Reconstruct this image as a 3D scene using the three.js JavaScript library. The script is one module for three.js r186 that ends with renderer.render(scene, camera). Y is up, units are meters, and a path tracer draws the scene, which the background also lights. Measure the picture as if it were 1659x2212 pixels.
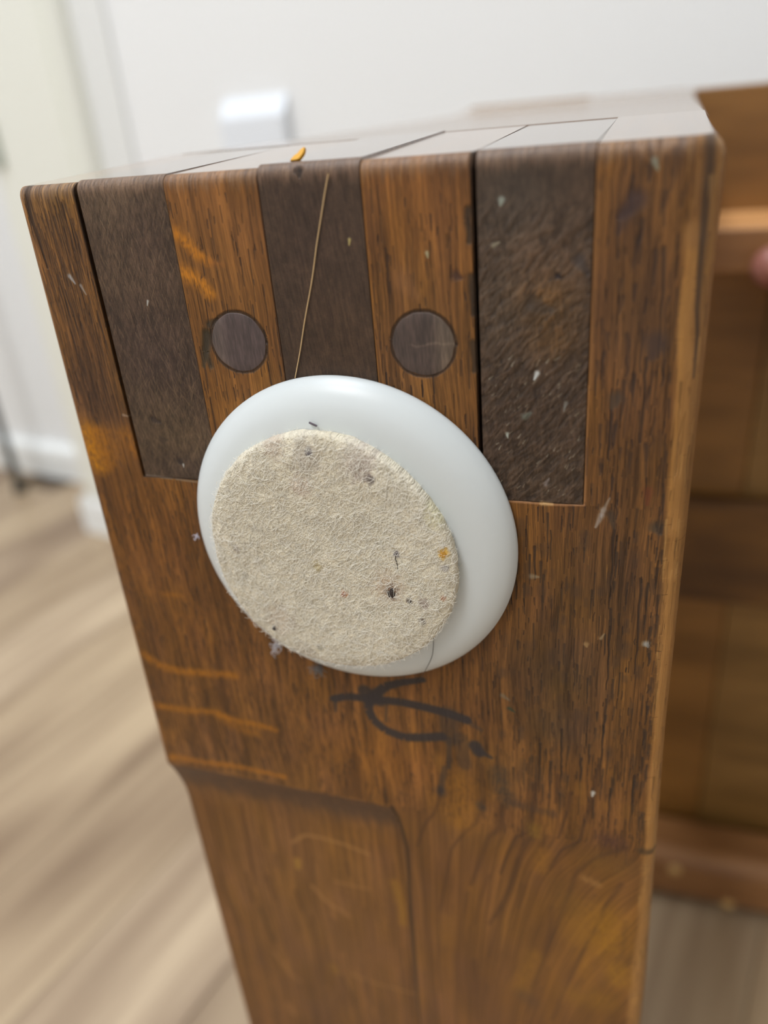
import * as THREE from 'three';
import { RoundedBoxGeometry } from 'three/addons/geometries/RoundedBoxGeometry.js';
import { MarchingCubes } from 'three/addons/objects/MarchingCubes.js';
import { mergeGeometries } from 'three/addons/utils/BufferGeometryUtils.js';
import { RectAreaLightUniformsLib } from 'three/addons/lights/RectAreaLightUniformsLib.js';

// ---------------------------------------------------------------- camera, light, exposure
const scene = new THREE.Scene();
const H = 0.4825;                        // the furniture's top edge stands this high above the floor
const camera = new THREE.PerspectiveCamera(67.025, 1659 / 2212, 0.01, 20);
camera.matrixAutoUpdate = true;
camera.position.set(0.0933, H + 0.0047, 0.105);
{
  const m = new THREE.Matrix4().makeBasis(
    new THREE.Vector3(0.94893806, -0.08109694, -0.30486036),
    new THREE.Vector3(-0.06945921, 0.8889628, -0.45268151),
    new THREE.Vector3(0.30772061, 0.45074208, 0.83793771));
  camera.quaternion.setFromRotationMatrix(m);
}
camera.focus = 0.1205;
camera.userData.fStop = 8.6;
scene.background = new THREE.Color(0x9aa4ad);
const renderer = new THREE.WebGLRenderer({ antialias: true });
renderer.toneMapping = THREE.LinearToneMapping;
renderer.toneMappingExposure = 1.0;
renderer.shadowMap.enabled = true;
RectAreaLightUniformsLib.init();
const CEIL = 2.45;
// [x, z, width, depth, colour, intensity]
const PANELS = [
  [-0.45, 0.0, 0.6, 0.8, 0xe9f2fd, 19],
  [-0.5, 1.25, 0.6, 0.9, 0xf5f6f7, 20],
];

// ---------------------------------------------------------------- helpers
const used = {};
function nm(n) { const k = used[n] = (used[n] ?? -1) + 1; return k ? n + '_' + String(k).padStart(3, '0') : n; }
function add(parent, o) { parent.add(o); return o; }
function mesh(name, geo, mat, parent = scene) {
  const o = new THREE.Mesh(geo, mat); o.name = parent === scene ? nm(name) : name;
  o.castShadow = o.receiveShadow = true; parent.add(o); return o;
}
function group(name, x = 0, y = 0, z = 0, ry = 0) {
  const g = new THREE.Group(); g.name = nm(name); g.position.set(x, y, z); g.rotation.y = ry; scene.add(g); return g;
}
function tag(o, label, category, grp) { o.userData.label = label; o.userData.category = category; if (grp) o.userData.group = grp; return o; }
function struct(o) { o.userData.kind = 'structure'; return o; }
let seed = 12345;
function rnd() { seed = (seed * 1664525 + 1013904223) >>> 0; return seed / 4294967296; }
const rr = (a, b) => a + (b - a) * rnd();
const PERM = new Uint8Array(512); { seed = 77; const p = [...Array(256).keys()]; for (let i = 255; i > 0; i--) { const j = Math.floor(rnd() * (i + 1)); [p[i], p[j]] = [p[j], p[i]]; } for (let i = 0; i < 512; i++) PERM[i] = p[i & 255]; }
function vn(x, y) {                       // value noise, -1..1
  const xi = Math.floor(x), yi = Math.floor(y); let fx = x - xi, fy = y - yi;
  fx = fx * fx * (3 - 2 * fx); fy = fy * fy * (3 - 2 * fy);
  const X = xi & 255, X1 = (xi + 1) & 255, Y = yi & 255, Y1 = (yi + 1) & 255;
  const a = PERM[PERM[X] + Y], b = PERM[PERM[X1] + Y], c = PERM[PERM[X] + Y1], d = PERM[PERM[X1] + Y1];
  return ((a + (b - a) * fx) * (1 - fy) + (c + (d - c) * fx) * fy) / 127.5 - 1;
}
const sm = (a, b, t) => { t = Math.min(1, Math.max(0, (t - a) / (b - a))); return t * t * (3 - 2 * t); };
const lin = (c) => { c /= 255; return c <= 0.04045 ? c / 12.92 : Math.pow((c + 0.055) / 1.055, 2.4); };
const unlin = (c) => { c = Math.min(1, Math.max(0, c)); return 255 * (c <= 0.0031308 ? c * 12.92 : 1.055 * Math.pow(c, 1 / 2.4) - 0.055); };
function dataTex(w, h, fn, srgb) {
  const d = new Uint8Array(w * h * 4);
  for (let j = 0; j < h; j++) for (let i = 0; i < w; i++) { const c = fn(i, j), k = (j * w + i) * 4; d[k] = c[0]; d[k + 1] = c[1]; d[k + 2] = c[2]; d[k + 3] = 255; }
  const t = new THREE.DataTexture(d, w, h, THREE.RGBAFormat);
  t.magFilter = THREE.LinearFilter; t.minFilter = THREE.LinearMipmapLinearFilter; t.generateMipmaps = true;
  t.wrapS = t.wrapT = THREE.RepeatWrapping; if (srgb) t.colorSpace = THREE.SRGBColorSpace; t.needsUpdate = true; return t;
}
const std = (o) => new THREE.MeshStandardMaterial(o);
const phy = (o) => new THREE.MeshPhysicalMaterial(o);

// ================================================================ ROOM
// wall line beside the furniture: its corner, and a turn of 11 degrees against the furniture
const WX = -0.62907, WZ = -0.69098, WT = -0.192;
const wallMat = std({ color: new THREE.Color().setRGB(0.83, 0.835, 0.83), roughness: 0.6 });
const trimMat = std({ color: new THREE.Color().setRGB(0.83, 0.84, 0.82), roughness: 0.38 });
const creamMat = std({ color: new THREE.Color().setRGB(0.80, 0.80, 0.72), roughness: 0.42 });
const greyTrim = std({ color: new THREE.Color().setRGB(0.76, 0.765, 0.745), roughness: 0.5 });
const wallGroup = (name) => { const g = group(name, WX, 0, WZ, WT); return struct(g); };
function boxIn(parent, name, x0, x1, y0, y1, z0, z1, mat, r = 0.001) {
  const g = r > 0 ? new RoundedBoxGeometry(x1 - x0, y1 - y0, z1 - z0, 2, Math.min(r, (x1 - x0) / 2.1, (y1 - y0) / 2.1, (z1 - z0) / 2.1)) : new THREE.BoxGeometry(x1 - x0, y1 - y0, z1 - z0);
  g.translate((x0 + x1) / 2, (y0 + y1) / 2, (z0 + z1) / 2);
  return mesh(name, g, mat, parent);
}
{ // the white wall: local x runs along it to the right, local z faces the room
  const w = wallGroup('wall_back');
  boxIn(w, 'plaster', 0, 2.9, 0, CEIL, -0.14, 0, wallMat, 0.002);
  const r = wallGroup('wall_recess');      // the stretch beyond the outside corner
  boxIn(r, 'plaster', -1.6, 0.002, 0, CEIL, -0.26, -0.12, wallMat, 0);
}
{ // baseboards with a rounded top lip
  const prof = (len) => {
    const s = new THREE.Shape();
    s.moveTo(0, 0); s.lineTo(0.016, 0); s.lineTo(0.016, 0.04); s.quadraticCurveTo(0.016, 0.054, 0.006, 0.056); s.lineTo(0, 0.056); s.lineTo(0, 0);
    const g = new THREE.ExtrudeGeometry(s, { depth: len, bevelEnabled: false, curveSegments: 8 });
    g.rotateY(-Math.PI / 2); return g;          // profile x -> z, length -> -x
  };
  const b = wallGroup('baseboard_back');
  let g = prof(1.6); g.translate(0.0, 0, -0.12); mesh('board', g, trimMat, b);
  g = prof(2.9); g.translate(2.9, 0, 0); mesh('board', g, trimMat, b);
  g = prof(0.136); g.rotateY(-Math.PI / 2); g.translate(0, 0, 0.016); 
  mesh('board', g, trimMat, b);
}
{ // moulded trim standing at the corner
  const t = wallGroup('trim_1');
  const s = new THREE.Shape();
  s.moveTo(0.002, 0); s.lineTo(0.002, 0.010); s.quadraticCurveTo(0.003, 0.014, 0.010, 0.014); s.lineTo(0.118, 0.014); s.quadraticCurveTo(0.130, 0.013, 0.134, 0.006);
  s.quadraticCurveTo(0.140, 0.004, 0.144, 0.012); s.quadraticCurveTo(0.150, 0.022, 0.158, 0.019); s.quadraticCurveTo(0.166, 0.014, 0.167, 0.0); s.lineTo(0.002, 0);
  let g = new THREE.ExtrudeGeometry(s, { depth: 2.2, bevelEnabled: false, curveSegments: 8 });
  g.rotateX(-Math.PI / 2); g.scale(1, 1, -1);
  { const ix = g.index; if (!ix) { const p = g.attributes.position.array, u = g.attributes.uv.array; for (let i = 0; i < p.length; i += 9) for (let k = 0; k < 3; k++) { const a = p[i + 3 + k]; p[i + 3 + k] = p[i + 6 + k]; p[i + 6 + k] = a; } } g.computeVertexNormals(); }
  g.translate(0, 0.058, 0); mesh('casing', g, creamMat, t);
  boxIn(t, 'back_band', 0.167, 0.213, 0.058, 2.26, 0, 0.004, greyTrim, 0.001);
  const h = boxIn(t, 'hinge', 0.012, 0.026, 0.474, 0.522, 0.013, 0.019, std({ color: 0xaab0a4, roughness: 0.4, metalness: 0.6 }), 0.002);
  h.userData.label = 'small grey metal hinge';
}
{ // wall plate with a wide sloping edge
  const c = Math.cos(WT), s = Math.sin(WT), lx = 0.3755, lz = 0;
  const p = group('wall_plate', WX + lx * c + lz * s, 0.397, WZ - lx * s + lz * c, WT);
  tag(p, 'small pale white electrical wall plate with a bright sloping upper edge on the white wall', 'wall plate');
  const sh = new THREE.Shape(); const w = 0.036, hh = 0.117, r = 0.005;
  sh.moveTo(-w + r, 0); sh.lineTo(w - r, 0); sh.quadraticCurveTo(w, 0, w, r); sh.lineTo(w, hh - r); sh.quadraticCurveTo(w, hh, w - r, hh); sh.lineTo(-w + r, hh); sh.quadraticCurveTo(-w, hh, -w, hh - r); sh.lineTo(-w, r); sh.quadraticCurveTo(-w, 0, -w + r, 0);
  const pts = [[0, 0], [0.009, 0], [0.0005, 0.117], [0, 0.117]];
  const prof = new THREE.Shape(); prof.moveTo(0, 0); prof.lineTo(0.006, 0.001); prof.quadraticCurveTo(0.009, 0.003, 0.0095, 0.012); prof.lineTo(0.0095, 0.102); prof.lineTo(0.0005, 0.1168); prof.lineTo(0, 0.117); prof.lineTo(0, 0);
  const g = new THREE.ExtrudeGeometry(prof, { depth: 0.070, bevelEnabled: true, bevelSize: 0.0012, bevelThickness: 0.0015, bevelSegments: 2, steps: 1 });
  g.rotateY(-Math.PI / 2); g.translate(0.035, 0, 0.0013);
  mesh('plate', g, phy({ color: new THREE.Color().setRGB(0.77, 0.80, 0.84), roughness: 0.3 }), p);
  for (const y of [0.038, 0.079]) {
    const f = new RoundedBoxGeometry(0.034, 0.028, 0.003, 3, 0.0012); f.translate(0, y, 0.0102);
    mesh('socket', f, phy({ color: new THREE.Color().setRGB(0.78, 0.83, 0.88), roughness: 0.3 }), p);
  }
}
// floor planks
{
  const f = struct(group('floor', -0.2, 0, 0.3, 0));
  mesh('subfloor', (() => { const g = new THREE.BoxGeometry(5.2, 0.06, 5.2); g.translate(0.2, -0.046, 0.3); return g; })(), std({ color: 0x7b6a58, roughness: 0.8 }), f);
  const texes = [];
  for (let k = 0; k < 3; k++) {
    texes.push(dataTex(256, 1024, (i, j) => {
      const x = i / 256 * 1.3 + k * 7.3, y = j / 1024 * 12 + k * 3.1;   // x across the plank, y along it
      const a = vn(x * 2.2 + vn(x, y * 0.2) * 0.5, y * 0.42), b = vn(x * 9, y * 0.8), c = vn(x * 30, y * 2.4), d = vn(x * 1.1 + 40, y * 0.9);
      const t = 0.5 + 0.42 * a + 0.26 * b + 0.10 * c + 0.30 * d;
      return [158 + 56 * t, 136 + 58 * t, 114 + 54 * t];
    }, true));
  }
  const tones = [[0.74, 0.71, 0.68], [0.90, 0.88, 0.85], [0.80, 0.78, 0.78], [0.68, 0.65, 0.62], [0.96, 0.93, 0.87]];
  const mats = [];
  for (const t of texes) for (const c of tones) mats.push(std({ map: t, color: new THREE.Color().setRGB(c[0] * 0.93, c[1] * 0.90, c[2] * 0.82), roughness: 0.42 }));
  const PW = 0.098, PL = 1.15;
  const g = new RoundedBoxGeometry(PW - 0.0006, 0.016, PL - 0.0006, 1, 0.0005);
  { // uv: across and along the plank on every face
    const p = g.attributes.position, u = g.attributes.uv;
    for (let i = 0; i < p.count; i++) u.setXY(i, p.getX(i) / PW + 0.5, p.getZ(i) / PL + 0.5);
  }
  const dir = Math.atan2(0.23622, -0.97170);            // boards run away to the right
  seed = 4242;
  const N = 20;
  const ca = Math.cos(dir), sa = Math.sin(dir);
  let n = 0;
  for (let c = -N; c <= N; c++) for (let r = -2; r <= 2; r++) {
    const lx = c * PW, lz = r * PL + (c * 0.37 % 1) * PL * 0.9;
    const X = lx * ca + lz * sa - 0.2 + 0.2, Z = -lx * sa + lz * ca;
    const wx = X - 0.2, wz = Z + 0.3;
    if (wx < -2.1 || wx > 1.9 || wz < -1.3 || wz > 2.3) continue;
    const o = mesh('plank', g, mats[Math.floor(rnd() * mats.length)], f);
    o.position.set(X, -0.008 - rnd() * 0.0003, Z); o.rotation.y = dir + (rnd() < 0.5 ? Math.PI : 0); n++;
  }
}
{ // the rest of the room, behind and beside the camera
  const c = struct(mesh('ceiling', (() => { const g = new THREE.BoxGeometry(5.2, 0.1, 5.2); g.translate(0, CEIL + 0.05, 0.6); return g; })(), std({ color: 0xf2f2ee, roughness: 0.9 })));
  const side = (name, x, z, w, d) => struct(mesh(name, (() => { const g = new THREE.BoxGeometry(w, CEIL + 0.12, d); g.translate(x, (CEIL) / 2 - 0.03, z); return g; })(), wallMat));
  side('wall_left', -2.15, 0.6, 0.1, 5.2);
  side('wall_right', 2.1, 0.6, 0.1, 5.2);
  side('wall_front', 0, 2.55, 4.4, 0.1);
  for (const [x, z, w, d, col, I] of PANELS) {
    const p = group('ceiling_light', x, CEIL - 0.03, z);
    tag(p, z < 0.5 ? 'flat ceiling light panel above the wooden furniture, the nearer one to the white wall' : 'flat ceiling light panel further from the white wall', 'ceiling light');
    const e = new THREE.Color(col);
    mesh('frame', (() => { const g = new RoundedBoxGeometry(w + 0.04, 0.028, d + 0.04, 2, 0.006); g.translate(0, 0.014, 0); return g; })(), trimMat, p);
    mesh('diffuser', (() => { const g = new THREE.BoxGeometry(w, 0.004, d); g.translate(0, -0.001, 0); return g; })(), std({ color: 0xffffff, emissive: e, emissiveIntensity: 2.0, roughness: 0.6 }), p);
    const l = new THREE.RectAreaLight(col, I, w, d); l.position.set(0, -0.006, 0); l.rotation.x = -Math.PI / 2; p.add(l); l.name = 'panel_lamp';
  }
}
{ // dark thin post by the wall
  const p = group('post', -0.853, 0, -0.781);
  tag(p, 'thin dark upright post standing on the floor in front of the baseboard', 'post');
  const m = std({ color: 0x1d211c, roughness: 0.45 });
  const g = new THREE.CylinderGeometry(0.0065, 0.0065, 1.3, 14); g.translate(0, 0.655, 0); mesh('pole', g, m, p);
  mesh('foot', new THREE.LatheGeometry([[0, 0], [0.011, 0], [0.011, 0.006], [0.0075, 0.014], [0.0065, 0.02]].map(a => new THREE.Vector2(a[0], a[1])), 16), m, p);
}

// ================================================================ THE FURNITURE'S FOOT: painted wood (mm on the foot's face)
const TW = 2048, TH = 2048, X0 = -5, XW = 112, YT = 32, YM = -125, YB = -232, VS = 0.75;
const toI = (x) => (x - X0) / XW * TW;
const toJ = (y) => (y >= YM ? (1 - VS) + VS * (y - YM) / (YT - YM) : (1 - VS) * (y - YB) / (YM - YB)) * TH;
const jY = (j) => { const v = j / TH; return v >= 1 - VS ? YM + (v - (1 - VS)) / VS * (YT - YM) : YB + v / (1 - VS) * (YM - YB); };
const uvOf = (x, y) => [(x - X0) / XW, toJ(y) / TH];
const C3 = new Float32Array(TW * TH * 3), HB = new Float32Array(TW * TH), RO = new Float32Array(TW * TH), MASK = new Uint8Array(TW * TH);
// seams between the fingers
const S1 = 9.9, S2 = 25.5, S3 = 40.6, S4 = 55.7, S5 = 70.9, S6 = 86.0, TB = -48.2;
const region = (x, y) => {
  if (y > TB) { if (x > S1 && x < S2) return 1; if (x > S3 && x < S4) return 2; if (x > S5 && x < S6) return 3; }
  return 0;
};
const recess = (x, y) => (x < 51.4 && y < -119.7) ? 1 : 0;
// soft patches of tone: [x, y, rx, ry, r, g, b, strength]
const OAK = [
  [4, 2, 9, 9, 152, 112, 62, 0.9], [4, -16, 9, 12, 122, 84, 50, 0.7], [5, -33, 8, 10, 104, 72, 48, 0.8],
  [33, -4, 9, 14, 138, 90, 50, 0.8], [33, -20, 9, 14, 122, 82, 46, 0.5], [34, -38, 9, 10, 140, 92, 42, 0.7],
  [63, -6, 9, 12, 134, 86, 44, 0.8], [63, -24, 9, 12, 122, 84, 46, 0.7], [63, -42, 9, 10, 128, 84, 42, 0.7],
  [92, -4, 8, 10, 110, 74, 42, 0.9], [92, -22, 8, 14, 96, 66, 42, 0.9], [92, -42, 8, 12, 96, 64, 38, 0.9],
  [90, -62, 13, 14, 90, 62, 38, 0.9], [84, -80, 12, 12, 86, 62, 40, 0.95], [84, -92, 8, 6, 78, 58, 42, 0.8], [94, -92, 8, 20, 106, 70, 38, 0.6],
  [8, -60, 14, 14, 116, 72, 32, 0.7], [14, -84, 14, 18, 108, 68, 32, 0.8], [20, -104, 20, 10, 106, 68, 36, 0.8], [14, -116, 20, 6, 104, 68, 40, 0.5],
  [50, -108, 16, 10, 128, 80, 36, 0.8], [74, -104, 8, 8, 116, 80, 42, 0.6], [44, -117, 12, 6, 120, 76, 36, 0.6],
  [24, -160, 40, 60, 132, 90, 50, 0.85], [64, -124, 12, 10, 122, 82, 44, 0.8], [74, -150, 14, 30, 126, 84, 42, 0.8], [92, -150, 12, 26, 138, 92, 38, 0.8], [60, -190, 14, 30, 124, 82, 48, 0.8],
];
const DARK = [
  [17, -2, 10, 8, 104, 84, 68, 0.9], [16, -14, 9, 8, 92, 72, 58, 0.8], [21, -8, 5, 8, 78, 60, 52, 0.6], [18, -26, 9, 10, 72, 56, 50, 0.9], [18, -40, 9, 7, 88, 70, 54, 0.85], [22, -46, 8, 3, 72, 58, 52, 0.6],
  [48, -10, 8, 20, 70, 54, 46, 0.9], [50, -24, 8, 12, 72, 54, 42, 0.9],
  [76, -6, 7, 8, 78, 66, 58, 0.9], [80, -14, 6, 6, 104, 78, 60, 0.7], [80, -19, 5, 4, 116, 82, 48, 0.8], [81, -24, 4, 3, 112, 78, 44, 0.7], [74, -20, 4, 8, 86, 70, 58, 0.8], [78, -36, 8, 12, 70, 54, 44, 0.95], [80, -44, 6, 4, 74, 58, 46, 0.7],
];
function toneAt(list, x, y, base) {
  let r = base[0], g = base[1], b = base[2];
  for (const p of list) {
    const dx = (x - p[0]) / p[2], dy = (y - p[1]) / p[3], d = dx * dx + dy * dy;
    if (d < 4) { const a = p[7] * Math.exp(-d * 1.4); r += (p[4] - r) * a; g += (p[5] - g) * a; b += (p[6] - b) * a; }
  }
  return [r, g, b];
}
// coarse grids of tone, read between their points
const GX = 118, GY = 270;
const oakG = [], darkG = [];
for (let j = 0; j <= GY; j++) for (let i = 0; i <= GX; i++) { const x = X0 + i, y = YB + j; oakG.push(toneAt(OAK, x, y, [114, 74, 38])); darkG.push(toneAt(DARK, x, y, [74, 57, 46])); }
function gridTone(G, x, y) {
  const fx = Math.min(GX - 1.001, Math.max(0, x - X0)), fy = Math.min(GY - 1.001, Math.max(0, y - YB)), i = Math.floor(fx), j = Math.floor(fy), u = fx - i, v = fy - j;
  const a = G[j * (GX + 1) + i], b = G[j * (GX + 1) + i + 1], c = G[(j + 1) * (GX + 1) + i], d = G[(j + 1) * (GX + 1) + i + 1];
  return [0, 1, 2].map(k => (a[k] * (1 - u) + b[k] * u) * (1 - v) + (c[k] * (1 - u) + d[k] * u) * v);
}
// how far the grain leans sideways at the lower right, where it sweeps round a knot
const lean = (x, y) => (y < -112 && x > 54) ? sm(54, 92, x) * sm(-112, -135, y) * (y + 112) * 0.42 : 0;
for (let j = 0; j < TH; j++) {
  const y = jY(j + 0.5);
  for (let i = 0; i < TW; i++) {
    const x = X0 + (i + 0.5) / TW * XW, k = j * TW + i, rg = region(x, y);
    MASK[k] = rg ? 2 : recess(x, y) ? 3 : 1;
    let h = 0, ro = 0.5, c;
    if (!rg) {
      c = gridTone(oakG, x, y);
      const low = y < -119 ? 1 : 0;
      const xs = x - lean(x, y) + 0.8 * vn(x * 0.08 + 3, y * 0.05) + 0.25 * vn(x * 0.4, y * 0.11);
      const off = (x < S1 + 1 ? 0 : x < 48 ? 31 : x < 80 ? 62 : 93) * (y > TB ? 1 : 0);
      const yl = low ? 0.3 : 1, a = vn(xs * 0.7 + off, y * 0.03 * yl), b = vn(xs * 2.6 + off, y * 0.07 * yl), d = vn(xs * 8 + off, y * 0.22 * yl), e = vn(xs * 22, y * 0.9 * yl), f = vn(x * 0.3, y * 0.1);
      const t = low ? 0.07 * a + 0.09 * b + 0.07 * d + 0.04 * e + 0.05 * f : 0.09 * a + 0.11 * b + 0.11 * d + 0.09 * e + 0.08 * f;
      const m = 1 + t * 1.35, hue = 1 + 0.10 * vn(x * 0.3 + 9, y * 0.12);
      c = [c[0] * m, c[1] * m * (0.98 + 0.02 * m), c[2] * m * hue * (1.06 - 0.06 * m)];
      if (y < -119.7 && x < 51.2) { // shade below the shoulder painted into the cove as a darker brown
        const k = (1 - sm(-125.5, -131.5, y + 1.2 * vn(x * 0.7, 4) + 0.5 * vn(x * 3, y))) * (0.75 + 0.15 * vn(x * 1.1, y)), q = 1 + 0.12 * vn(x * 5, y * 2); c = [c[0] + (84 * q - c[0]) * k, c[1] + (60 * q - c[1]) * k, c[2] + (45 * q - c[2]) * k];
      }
      h = 0.25 * d + 0.25 * e + 0.1 * b; ro = 0.48 + 0.06 * e;
    } else {
      c = gridTone(darkG, x, y);
      const a = vn(x * 0.5, y * 0.35), e = vn(x * 13, y * 13), s = vn((x + y * 0.12) * 7, (y) * 0.45), q = vn(x * 1.8 + 5, y * 1.4);
      let t = 0.08 * a + 0.09 * e + 0.10 * s + 0.07 * q;
      h = 0.2 * s + 0.2 * e;
      if (rg === 3) { // hammered, slanting ridges
        const ux = x * 0.82 - y * 0.57, uy = x * 0.57 + y * 0.82;
        const r1 = vn(ux * 1.5, uy * 0.55 + 20), r2 = vn(ux * 3.0 + 8, uy * 1.3), wgt = sm(-3, -12, y) * (0.5 + 0.5 * sm(0, -40, y - 20));
        h += (1.3 * r1 + 0.9 * r2) * wgt; t += (0.10 * r1 + 0.10 * r2) * wgt;
      }
      if (rg === 1) { const r1 = vn((x - y * 0.25) * 4.5, y * 0.8 + 11); t += 0.10 * r1; h += 0.3 * r1; }
      const m = 1 + t * 1.15; c = [c[0] * m, c[1] * m, c[2] * m]; ro = 0.5 + 0.1 * e;
    }
    { const w = 0.5 * sm(-2.6, -0.5, y + 0.5 * vn(x * 1.6, 2) + 0.5 * vn(x * 6, y * 0.8)); c = [c[0] + (136 - c[0]) * w, c[1] + (108 - c[1]) * w, c[2] + (92 - c[2]) * w]; }  // paler top rim: grazing reflection and rubbed wear blended into the tint
    C3[k * 3] = c[0]; C3[k * 3 + 1] = c[1]; C3[k * 3 + 2] = c[2]; HB[k] = h; RO[k] = ro;
  }
}
// a stroke on the wood: points (mm), widths (mm), colour, strength, height change, which wood (bit mask), softness
function stroke(pts, w0, w1, col, a, dh = 0, mask = 15, soft = 0.5, grain = 0) {
  for (let n = 0; n < pts.length - 1; n++) {
    const [ax, ay] = pts[n], [bx, by] = pts[n + 1], N = pts.length - 1;
    const wa = w0 + (w1 - w0) * n / N, wb = w0 + (w1 - w0) * (n + 1) / N, wm = Math.max(wa, wb) / 2 * (1 + soft);
    const i0 = Math.max(0, Math.floor(toI(Math.min(ax, bx) - wm))), i1 = Math.min(TW - 1, Math.ceil(toI(Math.max(ax, bx) + wm)));
    const j0 = Math.max(0, Math.floor(toJ(Math.min(ay, by) - wm))), j1 = Math.min(TH - 1, Math.ceil(toJ(Math.max(ay, by) + wm)));
    const dx = bx - ax, dy = by - ay, l2 = dx * dx + dy * dy + 1e-9;
    for (let j = j0; j <= j1; j++) { const y = jY(j + 0.5);
      for (let i = i0; i <= i1; i++) {
        const k = j * TW + i; if (!((1 << MASK[k]) & mask)) continue;
        const x = X0 + (i + 0.5) / TW * XW;
        let t = ((x - ax) * dx + (y - ay) * dy) / l2; if (t > 1 && n < N - 1) continue; if (t < 0 && n > 0) continue; t = Math.min(1, Math.max(0, t));
        const d = Math.hypot(x - ax - t * dx, y - ay - t * dy), hw = (wa + (wb - wa) * t) / 2;
        let al = a * (1 - sm(hw * (1 - soft), hw * (1 + soft), d)); if (grain && al > 0) al *= Math.min(1.2, Math.max(0, 0.85 + grain * (0.6 * vn(x * 7, y * 1.1) + 0.5 * vn(x * 2 + 3, y * 2.2)))); if (al <= 0) continue;
        if (col) for (let q = 0; q < 3; q++) C3[k * 3 + q] += (col[q] - C3[k * 3 + q]) * al;
        HB[k] += dh * al;
      } }
  }
}
const OAKM = (1 << 1), DARKM = (1 << 2), RECM = (1 << 3), WOODM = OAKM | RECM;
const blob = (x, y, w, h, col, a, mask = 15, dh = 0) => stroke([[x, y - h / 2], [x, y + h / 2]], w, w, col, a, dh, mask, 0.9);
function wavy(x, y, L, amp, slope = 0) { const n = Math.max(2, Math.round(L / 1.2)), p = []; for (let i = 0; i <= n; i++) p.push([x + slope * L * (i / n) + amp * vn(x * 3 + i * 0.8, y), y - L * i / n]); return p; }
// pores and short grain lines of the oak
seed = 991;
const PORE = [[50, 34, 27], [58, 40, 30], [44, 34, 34], [66, 44, 26]];
for (let n = 0; n < 3000; n++) {
  const x = rr(-2, 99), y = rr(-119, 3), L = 0.8 + 3.4 * rnd() * rnd() + (rnd() < 0.1 ? 5 : 0);
  if (region(x, y)) continue;
  const edge = y > -2 ? 0.5 : 1;
  stroke(wavy(x, y, L, 0.12), rr(0.10, 0.24), rr(0.06, 0.2), PORE[n & 3], rr(0.3, 0.8) * edge, -1.4, OAKM, 0.7);
}
for (let n = 0; n < 420; n++) { const x = rr(0, 9.5), y = rr(-36, 2), L = rr(1.5, 7); stroke(wavy(x, y, L, 0.15, 0.02), rr(0.12, 0.34), 0.08, [54, 38, 30], rr(0.2, 0.5), -1.2, OAKM, 0.7); }
for (let n = 0; n < 900; n++) { const x = rr(-1.5, 46), y = rr(-118, -50), L = rr(0.8, 3.2); stroke(wavy(x, y, L, 0.1), rr(0.14, 0.34), 0.12, [58, 40, 28], rr(0.3, 0.65), -1.2, OAKM, 0.7); }
for (let n = 0; n < 1500; n++) { const x = rr(-2, 100), y = rr(-118, 3), L = rr(1, 6); stroke(wavy(x, y, L, 0.1), rr(0.08, 0.18), 0.06, [168, 118, 62], rr(0.12, 0.4), 0.3, OAKM, 0.8); }
for (let n = 0; n < 700; n++) { const x = rr(-2, 51), y = rr(-228, -124), L = rr(3, 12); stroke(wavy(x, y, L, 0.18, 0.02), rr(0.2, 0.5), 0.15, [88, 58, 32], rr(0.12, 0.4), -0.5, RECM, 0.9); }
for (let n = 0; n < 320; n++) { const x = rr(-2, 51), y = rr(-228, -124), L = rr(2, 9); stroke(wavy(x, y, L, 0.18, 0.02), rr(0.2, 0.6), 0.15, [160, 112, 66], rr(0.1, 0.3), 0.2, RECM, 0.9); }
for (let n = 0; n < 300; n++) { const x = rr(54, 98), y = rr(-226, -120), L = rr(2, 8), s = -0.42 * sm(54, 92, x); stroke(wavy(x, y, L, 0.2, s), rr(0.2, 0.45), 0.15, [84, 56, 34], rr(0.1, 0.35), -0.4, OAKM, 0.9); }
// deeper, longer cracks on the right
for (const [x, y, L, s] of [[90.6, -52, 14, 0], [95, -60, 18, 0.01], [90.8, -66, 16, 0.01], [91, -84, 20, -0.02], [84, -92, 14, 0], [87.4, -98, 14, 0], [82, -100, 12, 0], [94.6, -12, 14, 0.02], [93.4, -26, 12, 0], [80.2, -96, 12, 0], [96.4, -100, 14, 0], [92.6, -104, 10, 0], [76, -62, 4, 0], [79, -56, 6, 0]])
  stroke(wavy(x, y, L, 0.14, s), 0.42, 0.15, [46, 35, 32], 0.7, -1.8, OAKM, 0.7);
seed = 5150;
for (let n = 0; n < 120; n++) { const x = rr(74, 99), y = rr(-112, -46), L = rr(1.5, 6); stroke(wavy(x, y, L, 0.1), rr(0.2, 0.5), 0.15, [46, 37, 34], rr(0.3, 0.65), -1.4, OAKM, 0.7); }
for (let n = 0; n < 70; n++) { const x = rr(87, 97), y = rr(-46, 1), L = rr(1.5, 6); stroke(wavy(x, y, L, 0.25), rr(0.25, 0.7), 0.2, [50, 38, 36], rr(0.25, 0.55), -1.4, OAKM, 0.8); }
for (let n = 0; n < 80; n++) blob(rr(73, 98), rr(-108, -50), rr(0.4, 1.6), rr(0.4, 2.2), [70, 52, 42], rr(0.2, 0.5), OAKM);
for (let n = 0; n < 26; n++) blob(rr(54, 98), rr(-118, -96), rr(0.8, 2.4), rr(0.8, 3), [138, 92, 40], rr(0.2, 0.5), OAKM);
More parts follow.
